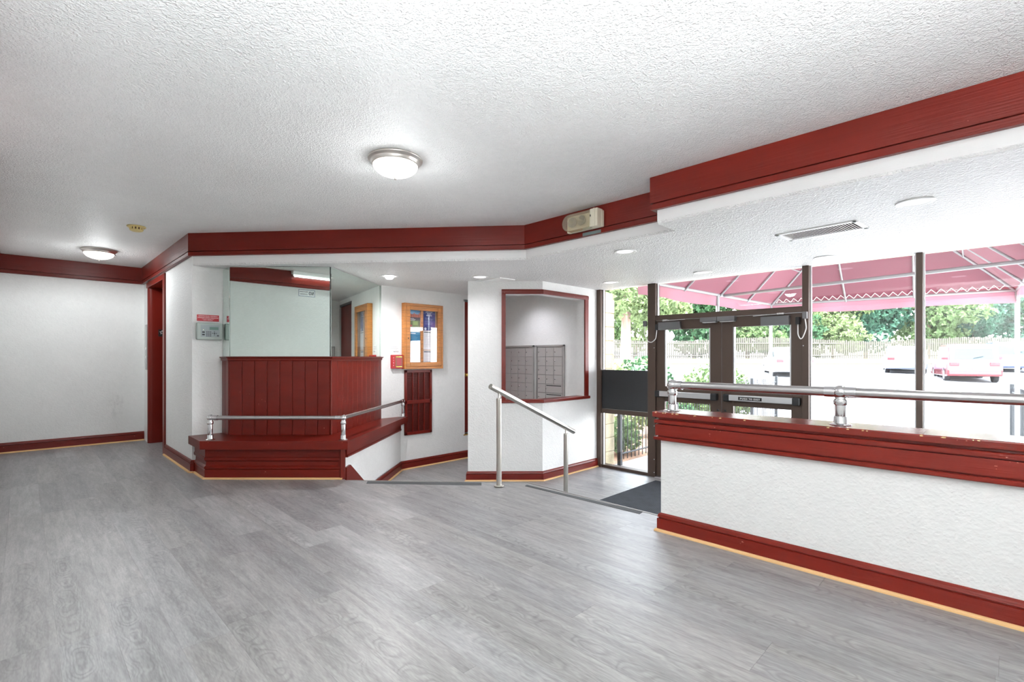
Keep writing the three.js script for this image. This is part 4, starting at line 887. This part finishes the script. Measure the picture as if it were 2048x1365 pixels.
for (const [x, D, h, r, m, l] of [
  [7, 46, 8, 3.4, 0, 'light green tree behind the fence nearest the pinkish trunk'], [12, 48, 9, 3.6, 2, 'tall yellow green tree behind the fence, over the plain entrance door'],
  [17, 46, 8, 3.2, 1, 'deep green tree behind the fence, over the door stiles'], [21.5, 45, 7, 3, 0, 'light green tree overhanging the fence behind the white car'],
  [26, 47, 8.5, 3.4, 1, 'deep green tree behind the fence, right of the entrance doors'], [30, 46, 7, 3.2, 2, 'low yellow green tree overhanging the fence in the tall window'],
  [34.5, 48, 8, 3.6, 3, 'blue green tree behind the pale blue grey car'], [39, 46, 7.5, 3.4, 0, 'light green tree behind the red car'],
  [44, 47, 8, 3.6, 3, 'blue green tree between the red and the dark blue car'], [49, 46, 7.5, 3.2, 1, 'deep green tree behind the dark blue car']]) tree(l, x, D, h, r, m);
{ // nearer tree on the lawn side, seen through the sidelight
  const [X, Z] = camPlan(5.4, 23.5), y = lotY(23.5), t = thing('tree', 'slim tree with a bare pinkish trunk seen through the sidelight', 'tree', [X, y, Z]);
  part('trunk', [bar([X, y - .1, Z], [X + .1, y + 3.2, Z], .30, 12, .2), bar([X + .1, y + 2.4, Z], [X + 1.2, y + 4.4, Z], .12, 8, .06), bar([X + .1, y + 2.2, Z], [X - 1, y + 4.1, Z + .6], .12, 8, .06)], M.bark, t);
  foliage(t, [[X, y + 4.2, Z, 1.7], [X + 1.4, y + 3.7, Z + .5, 1.3], [X - 1.3, y + 3.9, Z, 1.3], [X + 2.4, y + 3.2, Z + 1.2, .9]], 1500, .34, M.leaf[2]);
}
function shrub(label, X, Z, y, r, mi, n = 700) {
  const t = thing('shrub', label, 'shrub', [X, y, Z], 'shrubs beside the walkway');
  part('stem', [bar([X, y, Z], [X, y + r * .9, Z], .03, 6), bar([X, y + .1, Z], [X + r * .4, y + r, Z], .018, 6)], M.bark, t);
  foliage(t, [[X, y + r * .85, Z, r * .85], [X + r * .5, y + r * .6, Z + r * .2, r * .6], [X - r * .5, y + r * .65, Z - r * .2, r * .6]], n, .12, M.leaf[mi]);
}
shrub('round clipped shrub seen through the entrance door glass', 11.9, -5.0, G - .05, .95, 0, 1500);
shrub('bright yellow green shrub beside the block pier', 8.2, -5.6, G - .05, 1.0, 2, 1200);
shrub('wide green shrub behind the iron fence', 11.2, -6.6, G - .05, 1.05, 1, 1200);
shrub('low loose shrub at the foot of the iron fence by the block pier', 7.0, -4.55, G - .05, .38, 0, 260);
shrub('low leafy shrub at the foot of the iron fence', 9.4, -4.7, G - .05, .45, 1, 600);

// ---- parked cars: nose away from the building
function car(label, x, D, turn, color, suv) {
  const [X, Z] = camPlan(x, D), y = lotY(D), len = suv ? 4.5 : 4.4, w = suv ? 1.84 : 1.78, h = suv ? 1.66 : 1.45;
  const t = local('parked_car', label, 'car', [X, y, Z], -YAW + turn, 'parked cars');
  const paint = phy({ color, roughness: .35, metalness: .2, clearcoat: 1, clearcoatRoughness: .1 });
  const sh = (pts) => new THREE.Shape(pts.map(([a, b]) => new THREE.Vector2(a, b)));
  // side outline; a runs from tail (0) to nose (len), local -z
  const place = (g) => metre(g.rotateY(Math.PI / 2));   // shape x -> -z
  const ext = (pts, width, bev) => place(new THREE.ExtrudeGeometry(sh(pts), { depth: width - 2 * bev, bevelEnabled: true, bevelThickness: bev, bevelSize: bev, bevelSegments: 3 }).translate(0, 0, -(width - 2 * bev) / 2));
  const wb = .36, body = [[.06, .34], [.02, .55], [.06, .84], [.16, .96], [len - 1.25, .96], [len - .25, .80], [len - .02, .6], [len - .05, .34], [len - .45, .3]];
  const arch = (cx) => { const a = []; for (let i = 0; i <= 8; i++) { const q = i / 8 * Math.PI; a.push([cx + .36 * Math.cos(q), .3 + .36 * Math.sin(q)]); } return a; };
  body.push(...arch(len - .85), ...arch(.8), [.4, .3]);
  part('body', ext(body, w, .05), paint, t);
  const roof = suv ? [[.12, .95], [.28, h - .12], [.5, h - .03], [2.4, h - .03], [len - 1.35, .95]] : [[.2, .95], [.75, h - .09], [1.1, h - .02], [2.3, h - .04], [len - 1.3, .95]];
  part('cabin', ext(roof, w - .2, .08), paint, t);
  const sg = suv ? [[.42, 1.0], [.5, h - .16], [2.3, h - .16], [len - 1.6, 1.0]] : [[.62, 1.0], [.95, h - .16], [2.2, h - .16], [len - 1.6, 1.0]];
  for (const s of [-1, 1]) part('side_window', place(new THREE.ExtrudeGeometry(sh(sg), { depth: .02, bevelEnabled: false }).translate(0, 0, s * (w / 2 - .1) - .01)), M.carGlass, t);
  const tilt = suv ? [.14, 1.02, .27, h - .16] : [.3, 1.0, .72, h - .14];
  const rear = sheet([[-w * .36, tilt[1], -tilt[0] + .075], [w * .36, tilt[1], -tilt[0] + .075], [w * .33, tilt[3], -tilt[2] + .085], [-w * .33, tilt[3], -tilt[2] + .085]], .02);
  part('rear_window', rear, M.carGlass, t);
  for (const s of [-1, 1]) part('tail_light', rbox(s * w * .36 - .16, s * w * .36 + .16, .74, .90, -.09, .02, .02), std({ color: 0xc3242c, roughness: .2 }), t, 'red tail light');
  if (suv) part('rear_wiper', bar([-.02, 1.08, -.04], [.3, 1.16, -.06], .012, 6), M.rubber, t);
  part('number_plate', rbox(-.2, .2, .64, .76, .0, .045, .004), M.plastic, t);
  part('bumper', rbox(-w / 2 + .06, w / 2 - .06, .34, .56, -.1, .06, .03), paint, t);
  for (const [s, a] of [[-1, .8], [1, .8], [-1, len - .85], [1, len - .85]]) {
    const wh = part('wheel', lathe([[.0, -.1], [.2, -.1], [.3, -.1], [.325, -.06], [.325, .06], [.3, .1], [.2, .1], [0, .1]], 24).rotateZ(Math.PI / 2).translate(s * (w / 2 - .11), .325, -a), M.rubber, t);
    part('hub', lathe([[0, .012], [.18, .006], [.2, 0]], 16).rotateZ(-s * Math.PI / 2).translate(s * (w / 2 - .01), .325, -a), M.alu, wh);
  }
}
car('pale blue grey parked car behind the brown mullion', 21.0, 26.2, -.62, 0x727d96, false);
car('red parked car with a wiper on its rear window', 20.3, 21.6, -.58, 0x74141f, true);
car('dark blue parked car by the green bushes', 27.6, 27.0, -.62, 0x3a4a78, true);
car('white parked car behind the entrance door stile', 13.8, 24.0, -.34, 0xb4b9be, false);

renderer.render(scene, camera);
